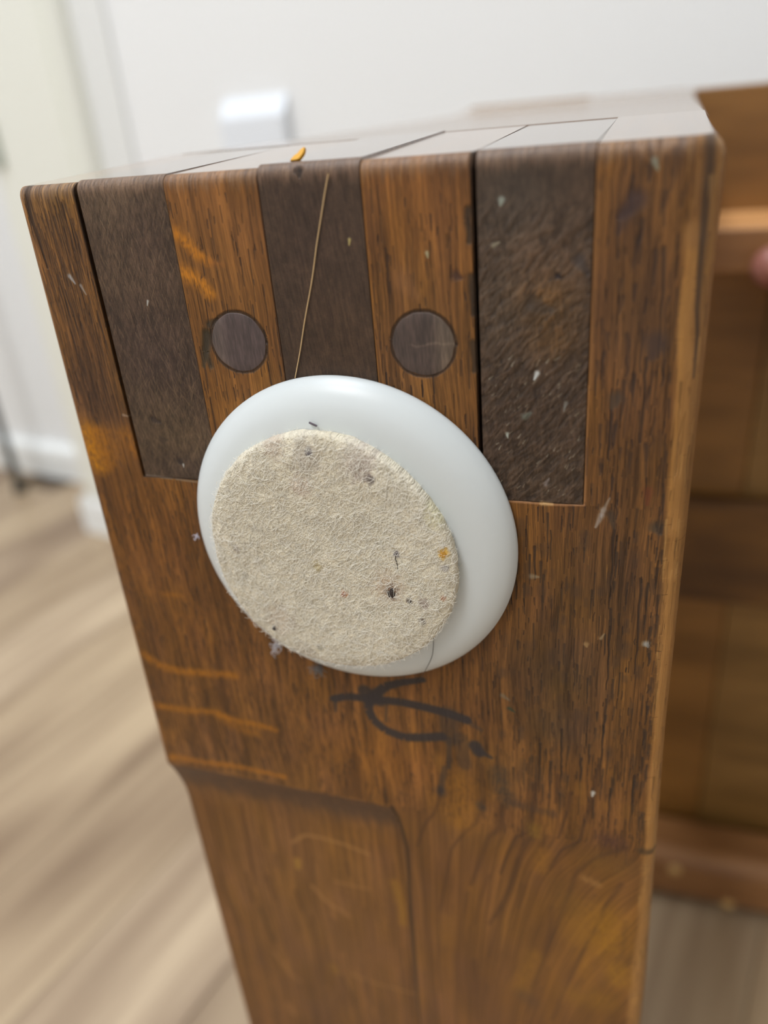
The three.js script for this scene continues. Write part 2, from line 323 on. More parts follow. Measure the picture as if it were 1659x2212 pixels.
// dark end grain: fine scratches and specks
for (let n = 0; n < 2200; n++) { const x = rr(S1, S2), y = rr(-48, 2), L = rr(0.5, 2.2), s = (n % 3 === 0 ? 0.5 : n % 3 === 1 ? -0.35 : -0.15); stroke([[x, y], [x - s * L, y - L]], rr(0.05, 0.13), 0.05, n & 1 ? [146, 118, 92] : [50, 38, 34], rr(0.14, 0.5), n & 1 ? 0.3 : -0.5, DARKM, 0.7); }
for (let n = 0; n < 160; n++) { const x = rr(S1, S2), y = rr(-47, -32), a = rr(0.5, 2.6), L = rr(2, 6); stroke([[x, y], [x + Math.cos(a) * L * 0.7, y + Math.sin(a) * L]], 0.1, 0.06, [142, 114, 84], rr(0.12, 0.4), 0.3, DARKM, 0.7); }
for (let n = 0; n < 700; n++) { const x = rr(S3, S4), y = rr(-48, 0), L = rr(0.8, 3.4); stroke(wavy(x, y, L, 0.15, 0.03), rr(0.08, 0.2), 0.06, n % 3 ? [50, 37, 34] : [98, 74, 56], rr(0.12, 0.45), n % 3 ? -0.8 : 0.2, DARKM, 0.7); }
for (let n = 0; n < 900; n++) { const x = rr(S5, S6), y = rr(-48, -6), L = rr(0.4, 1.8), a = rr(0.5, 1.2); stroke([[x, y], [x + Math.cos(a) * L, y + Math.sin(a) * L]], rr(0.12, 0.32), 0.08, n % 5 < 2 ? [122, 100, 82] : [48, 38, 35], rr(0.12, 0.45), n % 5 < 2 ? 0.8 : -1.0, DARKM, 0.7); }
for (let n = 0; n < 60; n++) { const x = rr(S5 + 1, S6 - 1), y = rr(-47, -26), L = rr(0.3, 0.9), a = rr(0.6, 1.3); stroke([[x, y], [x + Math.cos(a) * L, y + Math.sin(a) * L]], rr(0.14, 0.3), 0.08, [168, 158, 142], rr(0.25, 0.6), 0.9, DARKM, 0.6); }
// sweeping grain round the knot at the lower right
const KN = [70, 46, 32];
for (const [p, w, a] of [
  [[[69.54, -103.82], [69.51, -111.33], [68.54, -118.57], [65.13, -123.60], [62.59, -128.55], [61.15, -137.80], [59.20, -148.83], [57.96, -166.09], [57.93, -178.19]], 0.9, 0.55],
  [[[61.87, -108.09], [61.12, -113.43], [59.70, -118.68], [57.47, -122.48], [55.31, -129.72]], 1.0, 0.6],
  [[[79.59, -105.94], [78.89, -113.20], [78.31, -119.00], [75.81, -121.49], [74.18, -127.01], [72.48, -133.72]], 0.9, 0.75],
  [[[83.48, -102.99], [83.18, -109.98]], 0.9, 0.75],
  [[[85.74, -106.87], [85.16, -112.82], [83.81, -119.22]], 0.8, 0.8],
  [[[90.39, -99.05], [89.84, -105.85], [88.67, -112.72], [87.70, -118.99], [84.50, -123.03], [83.04, -127.11], [81.84, -130.76]], 0.9, 0.75],
  [[[73.37, -113.78], [72.99, -119.14], [70.37, -123.04], [68.56, -130.59], [66.31, -138.66]], 1.4, 0.55],
  [[[78.62, -120.25], [76.75, -126.24], [75.44, -133.26], [73.38, -141.87], [69.82, -150.42]], 1.4, 0.5],
  [[[95.85, -118.37], [91.68, -122.23], [87.40, -128.54], [85.77, -137.65], [83.41, -148.09], [81.54, -157.93], [78.84, -169.28]], 1.1, 0.55],
  [[[95.88, -129.52], [93.22, -136.56], [92.24, -142.31], [90.26, -148.66], [88.56, -156.23], [85.82, -167.46], [83.59, -179.21]], 1.0, 0.55],
  [[[97.08, -140.07], [97.30, -149.59], [95.66, -154.46]], 1.2, 0.4],
  [[[66.26, -163.98], [66.41, -171.55], [65.97, -187.34]], 1.1, 0.5],
  [[[72.68, -144.16], [71.18, -152.61], [69.59, -161.52]], 1.0, 0.4],
  [[[65.53, -141.45], [63.77, -151.52], [62.55, -164.28], [62.47, -176.25]], 0.9, 0.35],
  [[[76.10, -128.30], [74.43, -136.51], [71.26, -147.78]], 1.0, 0.4],
  [[[70.13, -134.95], [67.89, -143.74], [66.62, -151.57]], 0.9, 0.35],
  [[[82.95, -140.60], [82.44, -150.03], [80.85, -158.20]], 1.2, 0.35],
  [[[77.06, -135.66], [76.06, -142.99]], 1.2, 0.3],
]) stroke(p, w, w * 0.6, KN, a * 0.75, -0.9, OAKM, 0.95);
for (const [p, w, c, a] of [
  [[[65.30, -109.81], [64.94, -119.54]], 6, [158, 104, 36], 0.6], [[[93.77, -141.76], [94.37, -147.62]], 8, [164, 112, 28], 0.55], [[[96.68, -155.66], [97.17, -158.72]], 5, [172, 120, 32], 0.5],
  [[[79.13, -157.77], [76.70, -170.19]], 4, [152, 104, 36], 0.5], [[[88.64, -138.63], [87.95, -146.93]], 6, [150, 102, 38], 0.5], [[[81.14, -124.93], [80.57, -129.74]], 3, [156, 104, 40], 0.5],
  [[[88.97, -129.90], [91.45, -130.97]], 1.6, [178, 130, 78], 0.5], [[[88.59, -168.00], [93.65, -167.52]], 6, [150, 104, 34], 0.45], [[[60.54, -151.04], [59.83, -158.48]], 4, [148, 100, 44], 0.45], [[[79.22, -117.43], [79.54, -119.54]], 2.4, [140, 104, 40], 0.6],
  [[[91.77, -124.44], [95.59, -124.16]], 6, [128, 88, 36], 0.5], [[[92.33, -117.23], [94.65, -117.43]], 3.4, [84, 54, 44], 0.7], [[[72.57, -104.75], [73.41, -110.36], [74.62, -111.75]], 3.0, [60, 52, 48], 0.6], [[[74.62, -111.75], [77.98, -112.58], [82.80, -113.02]], 1.6, [72, 54, 46], 0.5],
  [[[77.42, -172.26], [78.50, -174.19]], 4, [92, 66, 48], 0.5], [[[68.97, -114.05], [69.27, -114.85]], 1.6, [58, 50, 50], 0.7], [[[61.19, -112.11], [61.31, -112.95]], 1.8, [50, 44, 50], 0.7], [[[85.06, -134.01], [85.82, -139.60]], 5, [104, 72, 34], 0.4],
]) stroke(p, w, w, c, a, 0, OAKM, 0.98, 0.7);
// marks on the cut-away
for (const [p, w, c, a] of [
  [[[23.49, -142.20], [27.01, -138.71], [31.12, -138.52], [36.18, -139.01], [42.48, -140.56]], 1.0, [178, 128, 78], 0.55], [[[26.52, -156.27], [29.12, -160.26], [31.95, -162.57]], 1.1, [176, 124, 76], 0.5], [[[32.74, -152.67], [40.96, -152.59]], 0.9, [170, 120, 72], 0.45],
  [[[47.85, -148.30], [49.00, -156.66], [48.60, -162.14]], 2.2, [160, 112, 42], 0.6], [[[11.68, -187.02], [14.51, -194.14], [17.99, -197.23]], 1.1, [168, 118, 72], 0.45], [[[33.53, -187.61], [38.70, -188.55], [50.15, -188.61]], 0.9, [170, 122, 72], 0.45],
  [[[28.38, -186.00], [28.86, -188.90]], 2, [150, 106, 40], 0.5], [[[23.77, -148.21], [23.58, -150.86]], 1.6, [186, 138, 56], 0.6], [[[12.14, -209.80], [13.43, -213.39]], 2, [168, 116, 74], 0.4], [[[33.10, -162.73], [34.85, -164.31]], 1.6, [172, 120, 76], 0.4],
  [[[12.00, -132.58], [11.21, -147.83], [10.42, -161.53]], 0.8, [78, 50, 26], 0.55], [[[14.59, -156.35], [15.22, -164.97]], 0.9, [82, 54, 30], 0.6], [[[8.72, -157.12], [8.92, -167.68]], 0.9, [78, 52, 26], 0.6], [[[10.64, -169.97], [11.96, -182.58]], 1.0, [78, 54, 26], 0.6],
  [[[21.74, -159.46], [22.34, -166.47]], 0.9, [78, 50, 26], 0.55], [[[2.51, -134.54], [2.34, -145.19], [2.46, -161.31]], 0.7, [88, 56, 28], 0.5], [[[3.89, -135.66], [3.41, -150.12]], 0.7, [88, 58, 30], 0.45], [[[24.98, -167.81], [25.65, -194.66]], 0.9, [86, 56, 30], 0.4],
  [[[39.50, -159.96], [38.59, -177.16]], 0.8, [88, 58, 30], 0.45], [[[30.45, -189.50], [32.99, -200.56]], 0.9, [82, 54, 28], 0.5], [[[30.59, -167.51], [31.26, -178.82]], 1.8, [92, 62, 34], 0.4], [[[1.12, -159.51], [0.99, -173.31]], 0.9, [86, 56, 30], 0.4],
  [[[36.57, -145.32], [36.87, -149.28]], 1.2, [84, 56, 34], 0.4], [[[17.96, -147.90], [17.68, -152.17]], 1.2, [88, 60, 42], 0.4], [[[37.50, -188.43], [37.72, -199.12]], 1.0, [82, 54, 30], 0.4], [[[2.64, -171.56], [3.07, -178.56]], 0.9, [86, 56, 30], 0.4],
]) stroke(p, w, w * 0.8, c, a, c[0] < 100 ? -0.8 : 0.2, RECM, 0.9);
// ray flecks
const FL = [172, 106, 28];
for (const [p, w, a, c] of [
  [[[-0.50, -89.06], [2.91, -91.58], [7.45, -92.09], [15.38, -91.47], [20.21, -91.01]], 2.0, 0.75, FL], [[[-1.18, -102.57], [5.00, -102.74], [13.28, -101.72], [16.31, -103.01], [22.74, -103.24], [27.08, -103.85]], 1.7, 0.75, FL],
  [[[-0.51, -117.28], [6.64, -117.12], [17.11, -116.36], [26.96, -116.89]], 1.5, 0.8, [176, 108, 32]], [[[14.76, -102.56], [17.90, -104.97], [22.33, -105.59]], 3, 0.4, FL], [[[7.71, -73.32], [11.81, -73.15]], 1.2, 0.35, FL],
  [[[26.15, -7.74], [27.60, -9.06], [28.61, -10.37], [30.50, -11.72]], 1.8, 0.9, [186, 116, 36]], [[[26.20, -13.27], [28.56, -14.65], [29.92, -16.58]], 2.2, 0.95, [188, 118, 36]], [[[30.89, -11.91], [32.94, -12.34]], 1.0, 0.4, [168, 104, 50]],
  [[[0.52, -40.89], [0.88, -46.11]], 4.4, 1.0, [184, 118, 26]], [[[2.95, -40.60], [3.19, -45.60]], 3.6, 0.8, [164, 102, 30]], [[[6.35, -40.46], [6.11, -44.28]], 3.4, 0.45, [152, 96, 34]], [[[9.07, -40.35], [9.66, -43.52]], 3.0, 0.6, [164, 102, 32]],
]) stroke(p, w, w * 0.8, c, a, 0.3, OAKM, 0.95, 0.8);
for (let n = 0; n < 30; n++) { const x = rr(2, 9), y = rr(-47, -40); stroke(wavy(x, y, rr(1, 3), 0.1), 0.2, 0.1, [120, 76, 28], 0.4, 0, OAKM, 0.7); }
// marker strokes
const INK = [56, 49, 50];
for (const [p, w0, w1, a] of [
  [[[41.05, -93.13], [43.70, -92.04], [47.53, -91.76], [50.42, -91.64], [54.70, -91.40], [58.86, -91.72], [62.94, -92.25], [66.95, -93.24]], 1.45, 1.7, 0.9], [[[66.68, -93.30], [69.57, -95.12]], 1.2, 0.8, 0.4],
  [[[59.24, -85.42], [55.05, -86.71], [51.86, -88.22], [49.97, -90.27], [48.35, -92.31]], 1.0, 2.2, 0.92], [[[48.38, -91.95], [47.99, -94.49], [48.80, -96.84], [50.95, -98.94], [54.64, -100.00], [58.40, -99.28], [62.11, -98.25]], 1.5, 1.8, 0.88],
  [[[68.38, -99.23], [69.03, -100.51]], 2.2, 2.2, 0.85], [[[68.90, -100.18], [71.31, -101.44]], 1.2, 0.7, 0.75], [[[41.35, -93.07], [41.14, -96.17]], 0.9, 0.5, 0.6], [[[63.73, -92.85], [63.76, -98.44]], 3.4, 3.0, 0.4], [[[63.48, -98.49], [63.15, -105.86]], 1.0, 0.8, 0.5],
  [[[62.29, -106.06], [61.10, -112.83]], 1.0, 1.2, 0.45], [[[51.76, -92.72], [51.28, -96.71]], 0.6, 0.5, 0.4], [[[65.70, -98.03], [66.30, -104.39]], 2.4, 2.2, 0.35], [[[47.70, -89.99], [50.40, -91.92]], 2.4, 2.2, 0.8],
]) stroke(p, w0 * 1.15, w1 * 1.15, INK, Math.min(1, a * 1.05), 0.1, OAKM, 0.35);
// scuffs, paint specks and dents
for (const [p, w, c, a, dh] of [
  [[[88.89, -48.83], [88.69, -49.92]], 0.9, [176, 166, 164], 0.5, 1], [[[88.68, -49.72], [87.93, -51.75]], 0.9, [176, 166, 164], 0.6, 1], [[[88.89, -48.93], [89.70, -46.76]], 0.6, [170, 158, 152], 0.5, 0], [[[78.54, -61.40], [79.64, -61.39]], 0.9, [150, 136, 116], 0.6, 1], [[[96.51, -71.95], [96.80, -72.36]], 1.2, [165, 165, 165], 0.8, 1],
  [[[89.56, -71.84], [90.06, -70.85]], 0.5, [170, 150, 120], 0.6, 1], [[[87.34, -73.32], [87.45, -73.78]], 0.9, [180, 145, 100], 0.6, 1], [[[89.70, -105.76], [89.58, -106.71]], 0.8, [200, 195, 190], 0.9, 1], [[[79.12, -28.25], [78.74, -29.19]], 0.7, [196, 196, 196], 0.9, 1],
  [[[74.44, -5.60], [74.32, -6.14]], 0.85, [160, 168, 160], 0.8, 1], [[[73.34, -11.09], [74.07, -10.77]], 0.6, [160, 152, 132], 0.7, 1], [[[92.65, -2.14], [93.09, -3.17]], 0.75, [136, 138, 126], 0.85, 1], [[[64.26, -11.73], [64.36, -12.33]], 0.5, [170, 168, 140], 0.8, 1],
  [[[5.21, -13.36], [5.91, -14.53]], 0.7, [176, 176, 186], 0.75, 0], [[[6.89, -14.84], [7.50, -16.30]], 0.5, [170, 166, 170], 0.6, 0], [[[18.65, -17.49], [18.38, -18.20]], 0.35, [196, 196, 196], 0.8, 0], [[[53.34, -9.59], [53.20, -10.32]], 0.45, [190, 170, 110], 0.85, 1],
  [[[59.34, -23.06], [59.26, -24.14]], 0.5, [196, 150, 110], 0.7, 1], [[[74.85, -37.35], [74.98, -38.07]], 0.5, [180, 184, 176], 0.8, 1], [[[77.46, -34.69], [78.25, -34.11]], 1.0, [104, 112, 104], 0.6, 1], [[[83.12, -32.45], [82.89, -33.69]], 0.5, [140, 140, 136], 0.6, 1],
  [[[80.47, -45.18], [81.00, -44.24]], 0.6, [146, 132, 132], 0.7, 1], [[[90.83, -6.33], [89.11, -8.26]], 2.4, [62, 50, 58], 0.6, -2], [[[89.63, -7.96], [88.92, -9.98]], 2.0, [66, 50, 50], 0.5, -1], [[[94.46, -23.93], [94.02, -25.78]], 3.0, [62, 50, 52], 0.6, -1], [[[89.77, -31.61], [89.35, -32.95]], 1.8, [66, 58, 54], 0.6, -2],
  [[[90.04, -49.36], [90.55, -51.63]], 1.2, [60, 52, 48], 0.6, -2], [[[96.46, -51.12], [96.89, -51.85]], 2.0, [62, 58, 54], 0.6, -2], [[[94.91, -45.27], [94.93, -47.48]], 1.2, [110, 54, 36], 0.5, 0], [[[73.58, -86.37], [74.78, -87.19]], 0.9, [120, 118, 110], 0.5, 1],
  [[[74.77, -89.07], [75.74, -89.72]], 0.7, [40, 60, 52], 0.7, 0], [[[46.89, -0.56], [46.94, -1.14]], 1.1, [32, 24, 22], 0.95, -4], [[[28.13, -22.61], [26.53, -27.80]], 1.6, [66, 58, 46], 0.7, -2], [[[28.92, -21.17], [30.52, -20.47]], 1.2, [52, 46, 40], 0.7, -2], [[[45.48, -35.76], [45.43, -36.14]], 0.4, [40, 30, 26], 0.5, 0],
  [[[84.27, -13.17], [85.48, -14.93]], 1.6, [64, 58, 60], 0.6, -2], [[[78.43, -18.96], [80.88, -19.60]], 2.4, [62, 54, 52], 0.6, -2], [[[81.69, -15.18], [82.11, -15.43]], 0.8, [34, 28, 32], 0.8, -2], [[[15.60, -40.95], [16.53, -40.91]], 1.2, [48, 38, 34], 0.4, -1], [[[18.19, -44.79], [18.63, -45.28]], 1.2, [44, 36, 36], 0.7, -2],
  [[[18.70, -45.37], [18.66, -45.98]], 0.3, [210, 205, 200], 0.8, 0], [[[8.91, -36.64], [10.14, -36.94]], 0.5, [190, 170, 160], 0.5, 0], [[[14.70, -37.20], [15.94, -37.74]], 1.2, [50, 40, 38], 0.6, -2], [[[68.17, -14.80], [68.86, -15.12]], 1.4, [66, 46, 44], 0.7, -2], [[[60.61, -15.24], [62.47, -17.48]], 3, [150, 104, 70], 0.35, 0],
]) stroke(p, w, w * 0.4, c, a, dh, 15, 0.75);
// dust and worn edges along the joints
seed = 31;
for (const p of [[[10.45, -47.97], [13.39, -48.06]], [[13.66, -48.14], [15.89, -48.27]], [[16.63, -48.31], [20.75, -48.59]]]) stroke(p, 0.35, 0.3, [150, 134, 122], 0.6, 0.5, 15, 0.7);
stroke([[74.82, -48.34], [78.59, -48.38], [82.02, -48.44], [86.17, -48.21]], 0.42, 0.35, [186, 138, 104], 0.7, 0.5, 15, 0.7);
stroke([[79.97, -48.36], [81.47, -48.40]], 0.7, 0.5, [220, 178, 128], 0.8, 0.5, 15, 0.7);
stroke([[86.2, -48], [86.1, -38], [86.1, -30]], 0.4, 0.3, [178, 126, 84], 0.55, 0.4, 15, 0.7);
stroke([[86.3, -30], [86.4, -15], [86.2, -2]], 0.6, 0.5, [150, 104, 62], 0.5, 0.4, OAKM, 0.8);
stroke([[10.0, 2], [10.1, -20], [10.15, -48]], 0.7, 0.4, [30, 22, 20], 0.85, -4, 15, 0.6);
stroke([[25.6, 0], [25.5, -20], [25.4, -48]], 0.35, 0.3, [150, 100, 50], 0.5, 0.2, OAKM, 0.7);
stroke([[40.5, 0], [40.5, -48]], 0.25, 0.25, [60, 40, 30], 0.6, -1, 15, 0.6);
stroke([[55.8, 0], [55.8, -48]], 0.35, 0.3, [150, 98, 46], 0.55, 0.2, OAKM, 0.7);
stroke([[70.8, 1], [70.9, -12], [70.8, -20], [70.9, -48]], 0.75, 0.4, [32, 24, 22], 0.85, -4, 15, 0.7);
for (const [x, y, L] of [[70.1, -6.5, 4], [70.3, -15, 5], [70.2, -24, 4]]) stroke(wavy(x, y, L, 0.3), 1.0, 0.7, [46, 38, 32], 0.7, -2, OAKM, 0.7);
// worn top and side arrises, with the light along them painted in
for (let n = 0; n < 900; n++) { const x = rr(-1, 99), y = rr(-2.0, 1.0); stroke(wavy(x, y + 1, rr(0.6, 2.0), 0.05), rr(0.15, 0.4), 0.1, rnd() < 0.6 ? [150, 118, 96] : [84, 62, 50], rr(0.15, 0.4), 0.4, 15, 0.7); }
stroke([[-0.9, 0], [-1.5, -40], [-2.2, -90], [-2.8, -120]], 0.9, 0.8, [158, 108, 52], 0.6, 0, OAKM, 0.8);
stroke([[1.2, 1], [0.9, -4], [1.4, -12]], 0.9, 0.3, [50, 34, 24], 0.7, -3, OAKM, 0.7);
// the chamfer on the right, its brightness painted in with paler tones
const chX = (y) => y > -48 ? 96.4 + (-1.6 - y) / 46.4 * 1.2 : y > -119.5 ? 97.6 + (-48 - y) / 71.5 * 1.6 : 99.2 + Math.min(1, (-119.5 - y) / 60) * 0.3;
{
  const line = (off, ya, yb) => { const p = []; for (let y = ya; y > yb; y -= 1.5) p.push([chX(y) + off + 0.25 * vn(y * 0.3, off), y]); return p; };
  stroke(line(1.2, -10, -226), 2.0, 2.4, [184, 132, 76], 0.8, 0, OAKM, 0.7); stroke(line(1.4, 2, -12), 1.4, 1.8, [140, 98, 60], 0.6, 0, OAKM, 0.8);
  stroke(line(3.2, 2, -226), 2.4, 2.6, [160, 116, 70], 0.7, 0, OAKM, 0.8);
  stroke(line(2.3, 1, -30), 1.3, 0.2, [58, 46, 42], 0.7, -1, OAKM, 0.8);
  stroke(line(0.5, -16, -50), 0.7, 0.4, [192, 138, 76], 0.5, 0, OAKM, 0.8);
}
for (let n = 0; n < 330; n++) { const y = rr(-224, 0), x = chX(y) + rr(0, 4.6), L = rr(1, 7); stroke(wavy(x, y, L, 0.15, 0.01), rr(0.1, 0.4), 0.1, rnd() < 0.5 ? [92, 64, 36] : [192, 146, 88], rr(0.2, 0.5), -0.5, OAKM, 0.7); }
for (let n = 0; n < 60; n++) { const y = rr(-118, -45), x = chX(y) - rr(0.1, 1.2); stroke(wavy(x, y, rr(1, 4), 0.2), rr(0.2, 0.6), 0.2, [52, 40, 36], rr(0.3, 0.6), -1.2, OAKM, 0.7); }
stroke([[98.74, -118.24], [100.95, -118.81]], 1.6, 1.2, [62, 48, 36], 0.6, -1, OAKM, 0.8);
stroke([[50.61, -119.41], [51.63, -121.51], [52.33, -125.34], [53.06, -130.63], [52.65, -149.84], [52.21, -169.54], [51.56, -193.82]], 0.7, 0.8, [46, 32, 22], 0.75, -1, WOODM, 0.8);
// dowel rings
const DOW = [[33.5, -24.0, 4.75], [63.0, -24.2, 4.75]];
for (const [cx, cy, r] of DOW) {
  const p = []; for (let a = 0; a <= 40; a++) { const t = a / 40 * Math.PI * 2; p.push([cx + r * Math.cos(t) * (1 + 0.015 * vn(a, cx)), cy + r * Math.sin(t) * (1 + 0.02 * vn(a * 0.9, cy))]); }
  stroke(p, 0.55, 0.45, [44, 32, 26], 0.75, -2.5, OAKM, 0.7);
}
stroke([[28.18, -22.75], [27.43, -25.55], [27.79, -27.79]], 1.3, 0.9, [56, 48, 38], 0.75, -3, OAKM, 0.7);

const ILL = 1.05;   // the wood's own reflectance from its tone under the room's light
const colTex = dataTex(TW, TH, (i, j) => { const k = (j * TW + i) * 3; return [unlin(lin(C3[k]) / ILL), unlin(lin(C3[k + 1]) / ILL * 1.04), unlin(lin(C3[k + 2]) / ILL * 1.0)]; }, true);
const bmpTex = dataTex(TW, TH, (i, j) => { const v = Math.max(0, Math.min(255, 150 + HB[j * TW + i] * 22)); return [v, v, v]; }, false);
colTex.wrapS = colTex.wrapT = bmpTex.wrapS = bmpTex.wrapT = THREE.ClampToEdgeWrapping;
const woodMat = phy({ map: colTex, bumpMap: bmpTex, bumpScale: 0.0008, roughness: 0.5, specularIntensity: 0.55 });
// the sides of the wood are lacquered, the sole is bare
const sideMat = phy({ map: colTex, color: 0xffffff, roughness: 0.32, clearcoat: 1.0, clearcoatRoughness: 0.12 });

// ---------------------------------------------------------------- geometry of the foot (mm, turned to metres at the end)
const recessDepth = 3.9;
function zFace(x, y) {
  let z = 0;
  // left cut-away with a coved shoulder
  const xb = 51.4 + 0.3 * vn(3, y * 0.05);
  const bx = sm(xb + 0.15, xb - 1.6, x);               // wall towards the middle
  if (y < -119) {
    const rc = 6, dx = xb - x, dy = -119.7 - y;         // rounded inner corner
    let d = Math.min(dx, dy);
    if (dx < rc && dy < rc) d = rc - Math.hypot(rc - dx, rc - dy);
    if (d > 0) {
      const sh = dy < dx * 1.0 ? 7.0 : 1.1;             // long cove under the shoulder, steep wall at the side
      const wx = Math.min(1, Math.max(0, dx / 0.8)), wy = Math.min(1, Math.max(0, dy / 14.5));
      const cy = 1 - Math.pow(1 - wy, 1.7), cx = Math.sqrt(1 - (1 - wx) * (1 - wx));
      z -= recessDepth * Math.min(cx, cy) ;
    }
  }
  // shallow scoop to the right of it
  if (y < -112 && x > 56) z -= 0.9 * sm(-117 - 5 * Math.pow((x - 84) / 22, 2), -126 - 5 * Math.pow((x - 84) / 22, 2), y) * sm(56, 72, x);
  return z;
}
const xL = (y) => y > -120 ? -0.85 - 1.95 * Math.min(1, Math.max(0, -y / 120)) : -2.8 - 0.2 * Math.min(1, (-120 - y) / 60);
const xR = (y) => y > -91 ? 100.7 : 100.7 + 1.6 * Math.min(1, (-91 - y) / 70);
// a closed slab: front surface from zf, flat back at zb. opt: rounding radii of the four sides
function slab(x0, x1, y0, y1, nx, ny, zb, r, chamfer, extra, rise = 0, backR = 0) {
  const xs = [], ys = [];
  for (let i = 0; i <= nx; i++) { const t = i / nx; xs.push(t); }
  const ease = (n, len, ra, rb) => { // more rows near the rounded ends
    const a = []; const k = 5;
    for (let i = 0; i < k; i++) a.push(len * 0 + ra * Math.pow(i / k, 1.6));
    const m = n; for (let i = 0; i <= m; i++) a.push(ra + (len - ra - rb) * i / m);
    for (let i = k - 1; i >= 0; i--) a.push(len - rb * Math.pow(i / k, 1.6));
    return a;
  };
  const yy = ease(ny, y1 - y0, Math.max(r[2], 0.05), Math.max(r[3], 0.05)).map(v => y0 + v);
  const w0 = (typeof x0 === 'function' ? x1(0) - x0(0) : x1 - x0);
  const xx = ease(nx, w0, Math.max(r[0], 0.05), chamfer ? 6 : Math.max(r[1], 0.05)).map(v => v / w0);
  if (chamfer) { for (let i = 1; i < 8; i++) xx.push((w0 - 6 + 6 * i / 8) / w0); xx.sort((a, b) => a - b); }
  const X = (s, y) => { const a = typeof x0 === 'function' ? x0(y) : x0, b = typeof x1 === 'function' ? x1(y) : x1; return a + (b - a) * s; };
  const pos = [], uv = [], idx = [], cols = xx.length, rows = yy.length;
  const round = (d, R) => d >= R || R <= 0 ? 0 : R - Math.sqrt(Math.max(0, R * R - (R - d) * (R - d)));
  for (let j = 0; j < rows; j++) for (let i = 0; i < cols; i++) {
    const y = yy[j], x = X(xx[i], y); const a = X(0, y), b = X(1, y);
    let z = (extra ?? 0) + zFace(x, y);
    z -= round(x - a, r[0]) + round(y - y0, r[2]) + round(y1 - y, r[3]);
    if (chamfer) { // worn chamfer
      const d = x - chX(y) + 0.35 * vn(y * 0.11, 5.5) + 0.25 * vn(y * 0.5, 1.5), e = b - x;
      if (d > 0) z -= 0.78 * d * d / (d + 0.8);
      z -= round(e, 1.4);
    } else z -= round(b - x, r[1]);
    z = Math.max(z, zb + 0.5);
    pos.push(x, y, z); uv.push(...uvOf(x, y));
  }
  for (let j = 0; j < rows - 1; j++) for (let i = 0; i < cols - 1; i++) { const k = j * cols + i; idx.push(k, k + 1, k + cols + 1, k, k + cols + 1, k + cols); }
  const nFront = idx.length;
  // side walls
  const wall = (list, mapUV, up = 0) => {
    const b = pos.length / 3;
    for (const k of list) { const x = pos[k * 3], y = pos[k * 3 + 1], z = pos[k * 3 + 2]; const u = typeof up === 'function' ? up(y) : up; const xa = X(0, y), xz = backR && x > xa + 1 ? xa + (x - xa) / (X(1, y) - xa) * (backR - xa) : x; pos.push(x, y, z, xz, y + u, zb); uv.push(...mapUV(x, y, z), ...mapUV(x, y, zb)); }
    for (let n = 0; n < list.length - 1; n++) { const k = b + n * 2; idx.push(k, k + 1, k + 3, k, k + 3, k + 2); }
  };
  const top = [], bot = [], lef = [], rig = [];
  for (let i = 0; i < cols; i++) { top.push((rows - 1) * cols + i); bot.push(i); }
  for (let j = 0; j < rows; j++) { lef.push(j * cols); rig.push(j * cols + cols - 1); }
  wall(top.slice().reverse(), (x, y, z) => uvOf(x, Math.min(YT - 0.5, y - z * 0.55)), rise);
  wall(bot, (x, y, z) => uvOf(x, y + z * 0.3));
  const lift = (y) => rise * Math.min(1, Math.max(0, 1 - (y1 - y) / 3.2));
  wall(lef, (x, y, z) => uvOf(x - z * 0.2, y), lift);
  wall(rig.slice().reverse(), (x, y, z) => uvOf(x + z * 0.25, y), lift);
  { const b = pos.length / 3, y = [y0, y1]; for (const v of y) { pos.push(X(0, v), v, zb, X(1, v), v, zb); uv.push(...uvOf(X(0, v), v), ...uvOf(X(1, v), v)); } idx.push(b, b + 2, b + 3, b, b + 3, b + 1); }
  const g = new THREE.BufferGeometry();
  g.setAttribute('position', new THREE.Float32BufferAttribute(pos, 3)); g.setAttribute('uv', new THREE.Float32BufferAttribute(uv, 2)); g.setIndex(idx);
  g.computeVertexNormals(); g.scale(0.001, 0.001, 0.001);
  const front = g.clone(), sides = g.clone(); front.setIndex(idx.slice(0, nFront)); sides.setIndex(idx.slice(nFront)); return [front, sides];
}
const twoFaced = (list) => mergeGeometries([mergeGeometries(list.map(a => a[0])), mergeGeometries(list.map(a => a[1]))], true);   // bare sole, lacquered sides
const furn = group('wooden_furniture', 0, H, 0);
tag(furn, 'dark oiled brown wooden furniture turned on its side with a finger-jointed foot towards us', 'furniture');
const ZR = -47;
